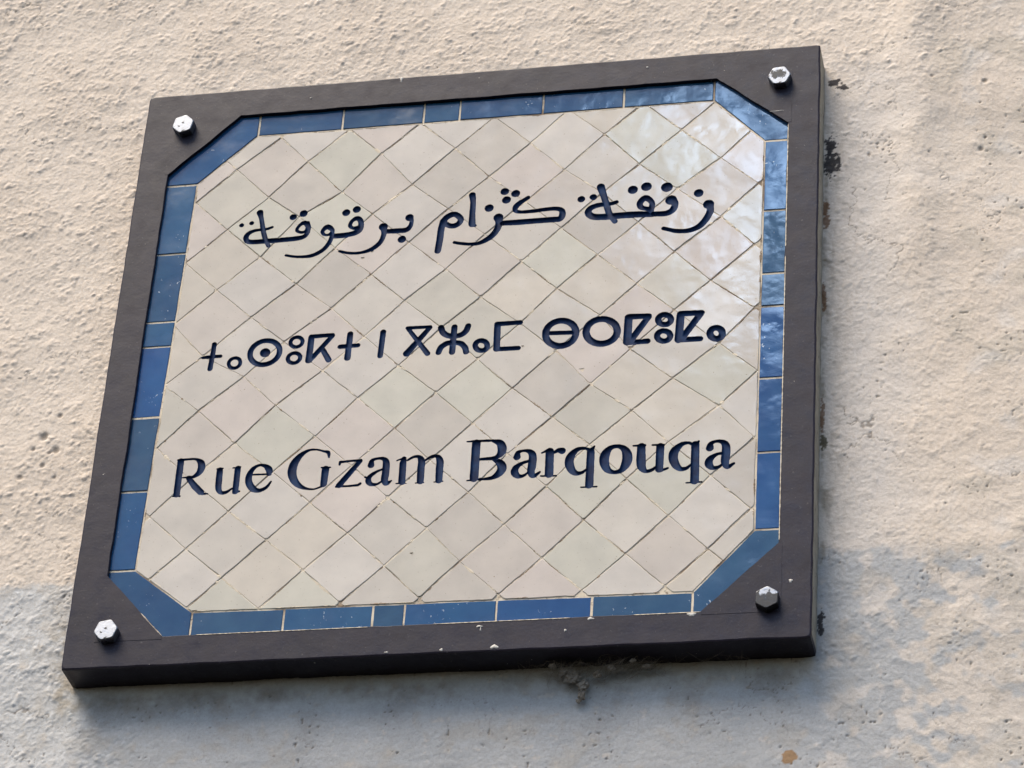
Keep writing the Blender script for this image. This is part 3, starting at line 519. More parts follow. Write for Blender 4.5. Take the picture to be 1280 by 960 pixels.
# frame: a front flange with a return behind it on all four sides
def ring_corner(hw, hh, r, n=4):
    out = []
    for cx_, cy_, a0 in ((hw - r, hh - r, 0), (-hw + r, hh - r, 90), (-hw + r, -hh + r, 180), (hw - r, -hh + r, 270)):
        for q in range(n + 1):
            an = math.radians(a0 + 90 * q / n)
            out.append((cx_ + r * math.cos(an), cy_ + r * math.sin(an)))
    return out
def bridge(verts, faces, fm, A, B, mi=0):
    """two closed rings of equal length"""
    a0 = len(verts); verts.extend(A); b0 = len(verts); verts.extend(B); n = len(A)
    for q in range(n):
        faces.append((a0 + q, a0 + (q + 1) % n, b0 + (q + 1) % n, b0 + q)); fm.append(mi)
per = 140
def rect_ring(x0, x1, y0, y1, wander, sd):
    out = []
    pts_ = [(x1, y1), (x0, y1), (x0, y0), (x1, y0)]
    for k in range(4):
        a_, b_ = pts_[k], pts_[(k + 1) % 4]
        for q in range(per):
            f_ = q / per
            x_, y_ = a_[0] + (b_[0] - a_[0]) * f_, a_[1] + (b_[1] - a_[1]) * f_
            w = wander * float(perlin(np.array(x_ / 31 + sd), np.array(y_ / 31), 61)) + .4 * wander * float(perlin(np.array(x_ / 9 + sd), np.array(y_ / 9), 62))
            if k % 2 == 0: y_ += w
            else: x_ += w
            out.append((x_, y_))
    return out
inn = rect_ring(INX0, INX1, INY0, INY1, .7, 0)
out0 = rect_ring(-HW, HW, -HH, HH, .5, 3)
def shrink(ring, d, r=2.6):
    res = []
    for x_, y_ in ring:
        sx, sy = HW - abs(x_), HH - abs(y_)
        # round the four outer corners
        x2, y2 = math.copysign(max(abs(x_) - d, 0), x_) if sx < 3 else x_, math.copysign(max(abs(y_) - d, 0), y_) if sy < 3 else y_
        if HW - abs(x2) < r + 1 and HH - abs(y2) < r + 1:
            cx_, cy_ = HW - d - r, HH - d - r
            dx_, dy_ = abs(x2) - cx_, abs(y2) - cy_
            if dx_ > 0 and dy_ > 0:
                L = math.hypot(dx_, dy_); s_ = min(1, r / L)
                x2, y2 = math.copysign(cx_ + dx_ * s_, x2), math.copysign(cy_ + dy_ * s_, y2)
        res.append((x2, y2))
    return res
V, F, FM = [], [], []
def zr(ring, z): return [(x_, y_, z) for x_, y_ in ring]
rings = [zr(inn, -LIP), zr(inn, -.5), zr([(x_ * 1.0018, y_ * 1.0018) for x_, y_ in inn], 0.0),
         zr(shrink(out0, 1.5), 0.0), zr(shrink(out0, .45), -.45), zr(shrink(out0, 0), -1.5), zr(shrink(out0, 0), -DEPTH),
         zr([(x_ * .989, y_ * .989) for x_, y_ in out0], -DEPTH), zr([(x_ * .989, y_ * .989) for x_, y_ in out0], -LIP)]
for q in range(len(rings) - 1): bridge(V, F, FM, rings[q], rings[q + 1])
bridge(V, F, FM, rings[-1], rings[0])
# which faces are on the right side of the frame: wall paint has run onto those
for q, f_ in enumerate(F):
    if all(V[v_][0] > HW - 1.0 for v_ in f_) and min(V[v_][2] for v_ in f_) < -4 and all(abs(V[v_][1]) < HH - 3 for v_ in f_): FM[q] = 1
frame = link_mesh('frame', V, F, [M_frame, M_side], sign, fmat=FM)
bm = bmesh.new(); bm.from_mesh(frame.data)
bmesh.ops.remove_doubles(bm, verts=bm.verts, dist=1e-6)
bmesh.ops.recalc_face_normals(bm, faces=bm.faces)
bm.to_mesh(frame.data); bm.free()

# triangular plates welded into the four corners of the frame
cuts = {(-1, 1): ((-212.6, INY1), (INX0, 201.4)), (1, 1): ((211.4, INY1), (INX1, 208.4)),
        (1, -1): ((214.1, INY0), (INX1, -205.4)), (-1, -1): ((-218.8, INY0), (INX0, -205.5))}
for (sx, sy), (pa, pb) in cuts.items():
    ox, oy = (INX1 if sx > 0 else INX0) + sx * 3, (INY1 if sy > 0 else INY0) + sy * 3
    poly = dense([pa, pb], 4, .12, .45, closed=False, sd=sx + 2 * sy) + [pb, (ox, pb[1]), (ox, oy), (pa[0], oy)]
    area = sum(poly[q][0] * poly[(q + 1) % len(poly)][1] - poly[(q + 1) % len(poly)][0] * poly[q][1] for q in range(len(poly)))
    if area < 0: poly = poly[::-1]
    n = len(poly); V = [(x_, y_, .22) for x_, y_ in poly] + [(x_, y_, -LIP) for x_, y_ in poly]
    F = [tuple(range(n)), tuple(range(2 * n - 1, n - 1, -1))] + [(q, n + q, n + (q + 1) % n, (q + 1) % n) for q in range(n)]
    link_mesh('corner_plate', V, F, M_frame, sign)

# ---------------------------------------------------------------- lettering as carved strokes
def spline(pts, sub=6):
    closed = abs(pts[0][0] - pts[-1][0]) < 1e-6 and abs(pts[0][1] - pts[-1][1]) < 1e-6
    p = np.array(pts, float)
    if len(p) < 3: return p
    out = []
    n = len(p) - 1
    for k in range(n):
        p0 = p[k - 1] if k else (p[n - 1] if closed else 2 * p[0] - p[1])
        p1, p2 = p[k], p[k + 1]
        p3 = p[k + 2] if k + 2 <= n else (p[1] if closed else 2 * p[n] - p[n - 1])
        for q in range(sub):
            s = q / sub
            out.append(.5 * (2 * p1 + (p2 - p0) * s + (2 * p0 - 5 * p1 + 4 * p2 - p3) * s * s + (3 * p1 - p0 - 3 * p2 + p3) * s ** 3))
    out.append(p[-1])
    return np.array(out)
GRID = 0.25
class Glyph: pass
def make_glyph(strokes):
    g = Glyph()
    lines = [np.array(s, float) if mode else spline(s) for mode, s in strokes]
    allp = np.vstack(lines)
    pad = allp[:, 2].max() + 1.2
    g.x0, g.y0 = allp[:, 0].min() - pad, allp[:, 1].min() - pad
    nx, nyy = int((allp[:, 0].max() + pad - g.x0) / GRID) + 2, int((allp[:, 1].max() + pad - g.y0) / GRID) + 2
    gx, gy = np.meshgrid(g.x0 + GRID * np.arange(nx), g.y0 + GRID * np.arange(nyy))
    d = np.full(gx.shape, 1e9)
    for L in lines:
        if len(L) == 1:
            x_, y_, r_ = L[0]
            d = np.minimum(d, np.hypot((gx - x_) , (gy - y_) * 1.0) - r_)
        for a_, b_ in zip(L[:-1], L[1:]):
            vx, vy = b_[0] - a_[0], b_[1] - a_[1]
            k_ = np.clip(((gx - a_[0]) * vx + (gy - a_[1]) * vy) / (vx * vx + vy * vy + 1e-9), 0, 1)
            d = np.minimum(d, np.hypot(gx - a_[0] - k_ * vx, gy - a_[1] - k_ * vy) - (a_[2] + k_ * (b_[2] - a_[2])))
    d += 0.13 * perlin(gx / 2.2, gy / 2.2, 70) - 0.16             # brush and chisel are never dead straight
    g.d = d
    g.bb = (g.x0, g.y0, gx.max(), gy.max())
    return g
def sample(g, pts):
    p = np.asarray(pts, float)
    fx = (p[:, 0] - g.x0) / GRID; fy = (p[:, 1] - g.y0) / GRID
    ok = (fx >= 0) & (fy >= 0) & (fx < g.d.shape[1] - 1) & (fy < g.d.shape[0] - 1)
    fx = np.clip(fx, 0, g.d.shape[1] - 1.001); fy = np.clip(fy, 0, g.d.shape[0] - 1.001)
    i_, j_ = fx.astype(int), fy.astype(int); u, v = fx - i_, fy - j_
    val = g.d[j_, i_] * (1 - u) * (1 - v) + g.d[j_, i_ + 1] * u * (1 - v) + g.d[j_ + 1, i_] * (1 - u) * v + g.d[j_ + 1, i_ + 1] * u * v
    return np.where(ok, val, 9.0)
def contour(g, level):
    d = g.d - level
    s = d < 0
    mixed = (s[:-1, :-1] != s[1:, 1:]) | (s[:-1, 1:] != s[1:, :-1]) | (s[:-1, :-1] != s[:-1, 1:])
    nxt = {}; pos = {}
    def ept(j0, i0, j1, i1):
        key = (min((j0, i0), (j1, i1)), max((j0, i0), (j1, i1)))
        if key not in pos:
            a_, b_ = d[j0, i0], d[j1, i1]; k_ = a_ / (a_ - b_)
            pos[key] = (g.x0 + GRID * (i0 + (i1 - i0) * k_), g.y0 + GRID * (j0 + (j1 - j0) * k_))
        return key
    for j, i in zip(*np.nonzero(mixed)):
        cs = ((j, i), (j, i + 1), (j + 1, i + 1), (j + 1, i))
        ins = [s[c_] for c_ in cs]
        cross = [(q, ept(*cs[q], *cs[(q + 1) % 4])) for q in range(4) if ins[q] != ins[(q + 1) % 4]]
        ents = [k_ for q, k_ in cross if ins[q]]; exs = [k_ for q, k_ in cross if not ins[q]]
        # leaving the inside at ents, entering at exs: the inside stays on one hand
        if len(ents) == 1: nxt[ents[0]] = exs[0]
        else:
            for q, k_ in cross:
                if ins[q]:
                    nxt[k_] = next(kk for qq, kk in cross if qq == (q + 3) % 4)
    loops_ = []
    seen = set()
    for k0 in list(nxt):
        if k0 in seen: continue
        L = []; k_ = k0
        while k_ not in seen and k_ in nxt:
            seen.add(k_); L.append(pos[k_]); k_ = nxt[k_]
        if len(L) > 7: loops_.append(thin_loop(L, .045))
    return loops_
def thin_loop(L, tol):
    p = np.array(L); n = len(p)
    keep = np.zeros(n, bool)
    h = int(np.argmax(np.hypot(*(p - p[0]).T)))
    keep[0] = keep[h] = True
    st = [(0, h), (h, n)]
    while st:
        a_, b_ = st.pop()
        if b_ - a_ < 2: continue
        A, B = p[a_], p[b_ % n]; v = B - A; L_ = np.hypot(*v) + 1e-9
        dd = np.abs((p[a_ + 1:b_, 0] - A[0]) * v[1] - (p[a_ + 1:b_, 1] - A[1]) * v[0]) / L_
        k_ = int(np.argmax(dd))
        if dd[k_] > tol or b_ - a_ > 14:
            k_ = k_ + a_ + 1 if dd[k_] > tol else (a_ + b_) // 2
            keep[k_] = True; st += [(a_, k_), (k_, b_)]
    return [tuple(q) for q in p[keep]]
GLYPHS = [make_glyph(L) for L in LETTERS]
for g in GLYPHS: g.outline = contour(g, 0.0)

# ---------------------------------------------------------------- tiles
ZT = -3.6                                            # general level of the glaze
def clip_convex(poly, conv):
    out = poly
    n = len(conv)
    for k in range(n):
        a_, b_ = conv[k], conv[(k + 1) % n]
        f_ = lambda p_: (b_[0] - a_[0]) * (p_[1] - a_[1]) - (b_[1] - a_[1]) * (p_[0] - a_[0])
        res = []
        for q in range(len(out)):
            p_, r_ = out[q], out[(q + 1) % len(out)]
            fp, fr = f_(p_), f_(r_)
            if fp >= 0: res.append(p_)
            if fp * fr < 0:
                s_ = fp / (fp - fr); res.append((p_[0] + (r_[0] - p_[0]) * s_, p_[1] + (r_[1] - p_[1]) * s_))
        out = res
        if len(out) < 3: return []
    # drop repeated points
    return [p_ for q, p_ in enumerate(out) if math.dist(p_, out[q - 1]) > .3]
def area_of(p): return .5 * sum(p[q][0] * p[(q + 1) % len(p)][1] - p[(q + 1) % len(p)][0] * p[q][1] for q in range(len(p)))
def inset(poly, d):
    n = len(poly); out = []
    for q in range(n):
        a_, b_, c_ = (np.array(poly[(q + s_) % n]) for s_ in (-1, 0, 1))
        e1 = (b_ - a_) / (np.linalg.norm(b_ - a_) + 1e-9); e2 = (c_ - b_) / (np.linalg.norm(c_ - b_) + 1e-9)
        n1_, n2_ = np.array([-e1[1], e1[0]]), np.array([-e2[1], e2[0]])
        d1, d2 = (d(e1), d(e2)) if callable(d) else (d, d)
        c12 = n1_ @ n2_; den = 1 - c12 * c12
        if den < .08: out.append(tuple(b_ + (n1_ + n2_) / max(.35, 1 + c12) * (d1 + d2) / 2))
        else: out.append(tuple(b_ + n1_ * (d1 - d2 * c12) / den + n2_ * (d2 - d1 * c12) / den))
    return out
FIELD_CCW = FIELD if area_of(FIELD) > 0 else FIELD[::-1]

class Tile: pass
TILES = []
def add_tile(poly, kind, col, tilt, dz, gap, jit, wav):
    if area_of(poly) < 0: poly = poly[::-1]
    tl = Tile(); tl.kind, tl.col = kind, col
    base = inset(poly, gap)
    if area_of(base) < 8: return
    if kind == 0:                                              # chipped and snipped corners
        nb = []
        for q in range(len(base)):
            p_, a_, b_ = np.array(base[q]), np.array(base[q - 1]), np.array(base[(q + 1) % len(base)])
            cut = random.choice((.3, .4, .6, .8, 1.3, 1.9)) * random.uniform(.6, 1.2)
            nb += [tuple(p_ + (a_ - p_) * min(.3, cut / (np.linalg.norm(a_ - p_) + 1e-6))), tuple(p_ + (b_ - p_) * min(.3, cut * random.uniform(.6, 1.4) / (np.linalg.norm(b_ - p_) + 1e-6)))]
        base = nb
    tl.outer = dense(base, 3.2, jit, wav, sd=random.random() * 50)
    # corners lose a little when the tile is cut
    tl.inner = inset(tl.outer, .55)
    pa = np.array(tl.outer); tl.c = pa.mean(0)
    cl_ = lambda v_: max(-1.5, min(1.5, v_))
    tl.tx, tl.ty = tilt * cl_(random.gauss(0, 1)), tilt * cl_(random.gauss(0, 1)); tl.dz = dz * cl_(random.gauss(0, 1))
    tl.bb = (*pa.min(0), *pa.max(0)); tl.pa = pa
    TILES.append(tl)
def tile_z(tl, p):
    p = np.asarray(p, float)
    z = ZT + tl.dz + tl.tx * (p[:, 0] - tl.c[0]) + tl.ty * (p[:, 1] - tl.c[1])
    A = tl.pa; B = np.roll(A, -1, 0)
    v = B - A; L2 = (v ** 2).sum(1) + 1e-9
    w = p[:, None] - A[None]
    k_ = np.clip((w * v[None]).sum(2) / L2, 0, 1)
    d = np.sqrt(((w - k_[..., None] * v[None]) ** 2).sum(2)).min(1)
    return z - .38 * (1 - np.clip(d / .55, 0, 1)) ** 1.5
def inside(poly, p):
    p = np.asarray(p, float); A = np.asarray(poly); B = np.roll(A, -1, 0)
    y_ = p[:, 1][:, None]
    c_ = (A[:, 1] > y_) != (B[:, 1] > y_)
    xx = A[:, 0] + (y_ - A[:, 1]) * (B[:, 0] - A[:, 0]) / np.where(B[:, 1] == A[:, 1], 1e-9, B[:, 1] - A[:, 1])
    return ((c_ & (p[:, 0][:, None] < xx)).sum(1) % 2) == 1

def node(i_, j_):
    if (i_, j_) in LAT: return LAT[(i_, j_)]
    # off the measured field: the mean lattice, pulled along by its neighbours
    x_ = LAT_O[0] + i_ * LAT_U[0] + j_ * LAT_V[0]; y_ = LAT_O[1] + i_ * LAT_U[1] + j_ * LAT_V[1]
    dx = dy = ww = 0
    for (a_, b_), (px_, py_) in LAT.items():
        dist = (a_ - i_) ** 2 + (b_ - j_) ** 2
        if dist <= 4:
            w = 1 / dist
            dx += w * (px_ - LAT_O[0] - a_ * LAT_U[0] - b_ * LAT_V[0]); dy += w * (py_ - LAT_O[1] - a_ * LAT_U[1] - b_ * LAT_V[1]); ww += w
    return (x_ + dx / ww, y_ + dy / ww) if ww else (x_, y_)
def joint_gap(e):
    # joints rising to the right get wider gaps, those falling to the right narrow ones
    if abs(e[0]) > .9 or abs(e[1]) > .9: return random.uniform(.3, .6)
    return random.uniform(.28, .72) if e[0] * e[1] > 0 else random.uniform(.04, .30)
tones = [(0.0, 0.0, 0.0), (0.018, -0.004, 0.004), (-0.016, 0.004, -0.014), (0.014, 0.004, -0.012), (-0.045, -0.045, -0.04), (0.02, 0.02, 0.026), (-0.008, -0.02, -0.016), (-0.03, -0.02, -0.03)]
for i_ in range(-10, 18):
    for j_ in range(-16, 13):
        poly = [node(i_, j_), node(i_ + 1, j_), node(i_ + 1, j_ + 1), node(i_, j_ + 1)]
        if area_of(poly) < 0: poly = poly[::-1]
        poly = clip_convex(poly, FIELD_CCW)
        if len(poly) < 3 or area_of(poly) < 45: continue
        tn = random.choice(tones); k_ = random.uniform(.965, 1.03)
        add_tile(poly, 0, tuple(max(.02, (c_ + .95 * d_) * k_) for c_, d_ in zip(TILE_CREAM, tn)), .0042, .09, joint_gap, .18, .40)
OX0, OX1, OY0, OY1 = INX0 - 2, INX1 + 2, INY0 - 2, INY1 + 2
f0, f1, f2, f3, f4, f5, f6, f7 = FIELD                  # TL-top, TL-left, BL-left, BL-bottom, BR-bottom, BR-right, TR-right, TR-top
def off(pa, pb, sx, sy, d=2.0): return (pa[0] + sx * d * .6, pa[1] + sy * d * .8), (pb[0] + sx * d * .8, pb[1] + sy * d * .6)
def blue(): 
    k_ = random.random()
    base = random.choice(TILE_BLUES)
    return tuple(c_ * (.88 + .24 * k_) for c_ in base)
GB = .85
for (sx, sy), fh, fv in (((-1, 1), f0, f1), ((-1, -1), f3, f2), ((1, -1), f4, f5), ((1, 1), f7, f6)):
    pa, pb = off(*cuts[(sx, sy)], sx, sy, 2.6)
    oy, ox = (OY1 if sy > 0 else OY0), (OX1 if sx > 0 else OX0)
    add_tile([fh, (fh[0], oy), (pa[0], oy), (ox, pb[1]), (ox, fv[1]), fv], 1, blue(), .004, .08, GB, .10, .22)
def strip(a_, b_, joints, horizontal, outer):
    ks = [a_] + joints + [b_]
    for q in range(len(ks) - 1):
        p_, r_ = ks[q], ks[q + 1]
        L = b_[0] - a_[0] if horizontal else b_[1] - a_[1]
        def on(k_):
            s_ = ((k_[0] - a_[0]) if horizontal else (k_[1] - a_[1])) / L
            return (a_[0] + (b_[0] - a_[0]) * s_, a_[1] + (b_[1] - a_[1]) * s_)
        pi, ri = on(p_), on(r_)
        po, ro = ((pi[0], outer), (ri[0], outer)) if horizontal else ((outer, pi[1]), (outer, ri[1]))
        add_tile([pi, ri, ro, po], 1, blue(), .005, .09, GB, .10, .20)
strip(f0, f7, JOINT_TOP, True, OY1)
strip(f3, f4, JOINT_BOTTOM, True, OY0)
strip(f1, f2, JOINT_LEFT, False, OX0)
strip(f6, f5, JOINT_RIGHT, False, OX1)

CHIPS = [(107.9, -29.3, 2.6), (52.4, -243.4, 2.2), (-87.8, 98.6, 2.0), (-80.5, 105.5, 2.2), (-195.5, -240.5, 2.6), (57, -2.5, 1.4), (-21, -196.5, 1.6)]
def chip_poly(c_):
    x_, y_, r_ = c_
    return [(x_ + r_ * a_, y_ + r_ * b_) for a_, b_ in ((-1, .45), (-.2, .55), (.75, .6), (.7, -.1), (.45, -.9), (-.25, -.35))]
CHIP_P = [chip_poly(c_) for c_ in CHIPS]

def cut_sheet(outlines, holes, keep):
    """constrained triangulation of nested outlines and holes; keep(points) picks the faces"""
    pts, eds = [], []
    for L in outlines + holes:
        s_ = len(pts); n = len(L)
        pts += [Vector(p_) for p_ in L]; eds += [(s_ + q, s_ + (q + 1) % n) for q in range(n)]
    r_ = delaunay_2d_cdt(pts, eds, [], 0, 1e-5, False)
    vs_ = np.array([(v_.x, v_.y) for v_ in r_[0]]); fs_ = [tuple(f_) for f_ in r_[2]]
    cen = np.array([vs_[list(f_)].mean(0) for f_ in fs_])
    ok = keep(cen)
    return vs_, [f_ if area_of([vs_[v_] for v_ in f_]) > 0 else f_[::-1] for f_, k_ in zip(fs_, ok) if k_]
def near(bb, g, pad=.5): return not (bb[0] > g.bb[2] + pad or bb[2] < g.bb[0] - pad or bb[1] > g.bb[3] + pad or bb[3] < g.bb[1] - pad)

bins = {0: ([], [], [], [], []), 1: ([], [], [], [], [])}          # verts, faces, material, colour per face
for tl in TILES:
    V, F, FM, FC, FS = bins[tl.kind]; f00 = len(F); seed_ = (random.uniform(0, 9), random.uniform(0, 9), random.uniform(0, 9))
    gs = [g for g in GLYPHS if near(tl.bb, g)] if tl.kind == 0 else []
    chips = [c_ for c_ in CHIP_P if tl.bb[0] - 5 < c_[0][0] < tl.bb[2] + 5 and tl.bb[1] - 5 < c_[0][1] < tl.bb[3] + 5] if tl.kind == 0 else []
    holes_ = [L for g in gs for L in g.outline] + chips
    def keep(cen):
        ok = inside(tl.outer, cen)
        for g in gs: ok &= sample(g, cen) > 0
        for c_ in chips: ok &= ~inside(c_, cen)
        return ok
    vs_, fs_ = cut_sheet([tl.outer, tl.inner], holes_, keep)
    used = sorted({v_ for f_ in fs_ for v_ in f_}); re = {v_: q for q, v_ in enumerate(used)}
    if not used: continue
    z = tile_z(tl, vs_[used]); s_ = len(V)
    V += [(vs_[v_][0], vs_[v_][1], z[q]) for q, v_ in enumerate(used)]
    F += [tuple(s_ + re[v_] for v_ in f_) for f_ in fs_]; FM += [0] * len(fs_); FC += [tl.col] * len(fs_)
    # the sides of the tile
    cnt = {}
    for f_ in fs_:
        for q in range(3): cnt[(f_[q], f_[(q + 1) % 3])] = 1
    for (a_, b_) in cnt:
        if (b_, a_) not in cnt:
            mid_ = (vs_[a_] + vs_[b_]) / 2
            if gs and min(abs(float(sample(g, [mid_])[0])) for g in gs) < .12: continue      # carved wall belongs to the letter
            q = len(V)
            V += [(*vs_[a_], ZT - 3.0), (*vs_[b_], ZT - 3.0)]
            F.append((s_ + re[a_], q, q + 1, s_ + re[b_])); FM.append(1); FC.append(tl.col)
    FS += [seed_] * (len(F) - f00)
def tile_object(name, kind, m1):
    V, F, FM, FC, FS = bins[kind]
    o = link_mesh(name, V, F, [m1, M_body], sign, fmat=FM)
    at = o.data.color_attributes.new('glaze', 'FLOAT_COLOR', 'CORNER')
    n = np.array([len(f_) for f_ in F]); arr = np.ones((n.sum(), 4), np.float32); arr[:, :3] = np.repeat(np.array(FC), n, 0)
    at.data.foreach_set('color', arr.ravel())
    at = o.data.color_attributes.new('seed', 'FLOAT_COLOR', 'CORNER')
    arr[:, :3] = np.repeat(np.array(FS), n, 0); at.data.foreach_set('color', arr.ravel())
    return o
field = tile_object('tile_field', 0, M_cream)
border = tile_object('tile_border', 1, M_blue)

# mortar bed between and behind the tiles, cut through by the letters
ZG = ZT - .56
bed = [(OX0 - 1, OY0 - 1), (OX1 + 1, OY0 - 1), (OX1 + 1, OY1 + 1), (OX0 - 1, OY1 + 1)]
def keep(cen):
    ok = inside(bed, cen)
    for g in GLYPHS: ok &= sample(g, cen) > 0
    return ok
grid_pts = [[(x_ + random.uniform(-2, 2), y_ + random.uniform(-2, 2))] for x_ in range(-265, 270, 9) for y_ in range(-255, 260, 9)]
vs_, fs_ = cut_sheet([bed] + grid_pts, [L for g in GLYPHS for L in g.outline], keep)
gz = ZG + .09 * perlin(vs_[:, 0] / 26, vs_[:, 1] / 26, 80) + .07 * perlin(vs_[:, 0] / 8, vs_[:, 1] / 8, 81)
V = [(x_, y_, z_) for (x_, y_), z_ in zip(vs_, gz)]; F = list(fs_)
q = len(V); V += [(x_, y_, ZT - 8) for x_, y_ in bed] + [(x_, y_, ZG - .3) for x_, y_ in bed]
F += [(q + 3, q + 2, q + 1, q)] + [(q + k_, q + (k_ + 1) % 4, q + 4 + (k_ + 1) % 4, q + 4 + k_) for k_ in range(4)]

# letters: the painted floor and walls of each carved stroke
CARVE, LEVELS = 2.3, (0.0, -.35, -.8, -1.4, -2.1)
def rim_z(p):
    z = np.full(len(p), ZG)
    for tl in TILES:
        if tl.kind: continue
        k_ = (p[:, 0] > tl.bb[0]) & (p[:, 0] < tl.bb[2]) & (p[:, 1] > tl.bb[1]) & (p[:, 1] < tl.bb[3])
        if not k_.any(): continue
        ix = np.nonzero(k_)[0]; ix = ix[inside(tl.outer, p[ix])]
        if len(ix): z[ix] = tile_z(tl, p[ix])
    return z
# mortar smeared proud of the joints here and there, and dark crumbs lodged in them
SM = []
def smear(pa, pb, s0, s1, wid, mi):
    n = max(3, int((s1 - s0) * math.dist(pa, pb) / .9)); pa, pb = np.array(pa), np.array(pb)
    t_ = (pb - pa) / np.linalg.norm(pb - pa); nr = np.array([-t_[1], t_[0]])
    mid_ = [pa + (pb - pa) * (s0 + (s1 - s0) * k_ / n) + nr * random.gauss(0, .12) for k_ in range(n + 1)]
    mid_ = np.array(mid_)
    if not all(inside(FIELD_CCW, mid_)) or any(near((*mid_.min(0), *mid_.max(0)), g, 1.5) and sample(g, mid_).min() < 1.6 for g in GLYPHS): return
    ww = np.array([wid * (.35 + random.random()) * math.sin(math.pi * min(max(k_ / n, .06), .94)) ** .5 for k_ in range(n + 1)])
    L_, R_ = mid_ + nr * ww[:, None] * random.uniform(.2, .8), mid_ - nr * ww[:, None] * random.uniform(.2, .8)
    zz = np.maximum(np.maximum(rim_z(L_), rim_z(R_)), rim_z(mid_))
    s_ = len(V)
    for k_ in range(n + 1):
        V.extend([(*L_[k_], rim_z(L_[k_:k_ + 1])[0] + .02), (*mid_[k_], zz[k_] + random.uniform(.08, .22)), (*R_[k_], rim_z(R_[k_:k_ + 1])[0] + .02)])
    for k_ in range(n):
        q = s_ + 3 * k_
        F.extend([(q, q + 1, q + 4, q + 3), (q + 1, q + 2, q + 5, q + 4)]); SM.extend([mi, mi])
nbase = len(F)
for i_ in range(-10, 18):
    for j_ in range(-16, 13):
        for di, dj in ((1, 0), (0, 1)):
            pa, pb = node(i_, j_), node(i_ + di, j_ + dj)
            if max(abs(pa[0]), abs(pb[0])) > 262 or max(abs(pa[1]), abs(pb[1])) > 252: continue
            for _ in range(random.choice((0, 1, 1, 2)) if di else random.choice((1, 1, 2, 2, 3))):
                s0 = random.random() * .9
                smear(pa, pb, s0, min(1, s0 + random.choice((.06, .12, .25, .5))), random.choice((.7, .9, 1.1, 1.4, 2.2)), 1)
            for _ in range(random.choice((0, 1, 1, 2, 3)) if di else random.choice((0, 0, 1, 1))):
                s0 = random.random() * .94
                smear(pa, pb, s0, min(1, s0 + random.choice((.04, .08, .16, .4))), random.choice((.6, .8, 1.0, 1.3)), 2)
for k_ in range(8):
    pa, pb = FIELD_CCW[k_], FIELD_CCW[(k_ + 1) % 8]
    c_ = np.mean(FIELD_CCW, 0); pa, pb = [tuple(np.array(p_) + (c_ - p_) * .0035) for p_ in (pa, pb)]
    for _ in range(int(math.dist(pa, pb) / 14)):
        s0 = random.random() * .97; smear(pa, pb, s0, min(1, s0 + random.uniform(3, 16) / math.dist(pa, pb)), random.choice((.5, .8, 1.2)), random.choice((1, 1, 2)))
# the mortar line left along the inner edge of the frame, right and bottom
def edge_line(pa, pb, wid, cover):
    L = math.dist(pa, pb); pa, pb = np.array(pa), np.array(pb); t_ = (pb - pa) / L; nr = np.array([-t_[1], t_[0]])
    s_pos = 0.0
    while s_pos < L - 4:
        ln = min(random.uniform(10, 60), L - s_pos)
        if random.random() < cover:
            n = max(3, int(ln / 1.5)); s_ = len(V)
            for k_ in range(n + 1):
                p_ = pa + t_ * (s_pos + ln * k_ / n)
                w_ = wid * (.45 + .7 * random.random()) * (.4 if k_ in (0, n) else 1)
                V.extend([(*(p_ - nr * w_ * .5), .06), (*(p_ + nr * w_ * .5), .30), (*(p_ + nr * w_ * 1.2), -.6)])
            for k_ in range(n):
                q = s_ + 3 * k_; F.extend([(q, q + 1, q + 4, q + 3), (q + 1, q + 2, q + 5, q + 4)]); SM.extend([1, 1])
        s_pos += ln
edge_line((INX1 + .5, 206), (INX1 + .5, -203), .75, .92)
edge_line((INX1 + .3, -206), (214.5, INY0 + .3), .5, .25)
edge_line((214, INY0 - .4), (-216, INY0 - .4), .6, .75)
edge_line((-219, INY0 + .2), (INX0 - .2, -206), .8, .45)
grout = link_mesh('grout', V, F, [M_grout, M_mortar, M_crumb], sign, fmat=[0] * nbase + SM)

for g in GLYPHS:
    loops_ = [L for lv in LEVELS for L in (g.outline if lv == 0 else contour(g, lv))]
    vs_, fs_ = cut_sheet(loops_, [], lambda cen: sample(g, cen) < 0)
    d = np.minimum(0, sample(g, vs_))
    k_ = np.clip(-d / 1.5, 0, 1)
    deep = ZT - .1 - CARVE * (1 - (1 - k_) ** 2.2)
    rz = rim_z(vs_)
    z = np.where(d > -.06, rz, np.minimum(rz - .25, deep))
    o = link_mesh('letter', [(x_, y_, z_) for (x_, y_), z_ in zip(vs_, z)], fs_, M_ink, field, smooth=True)

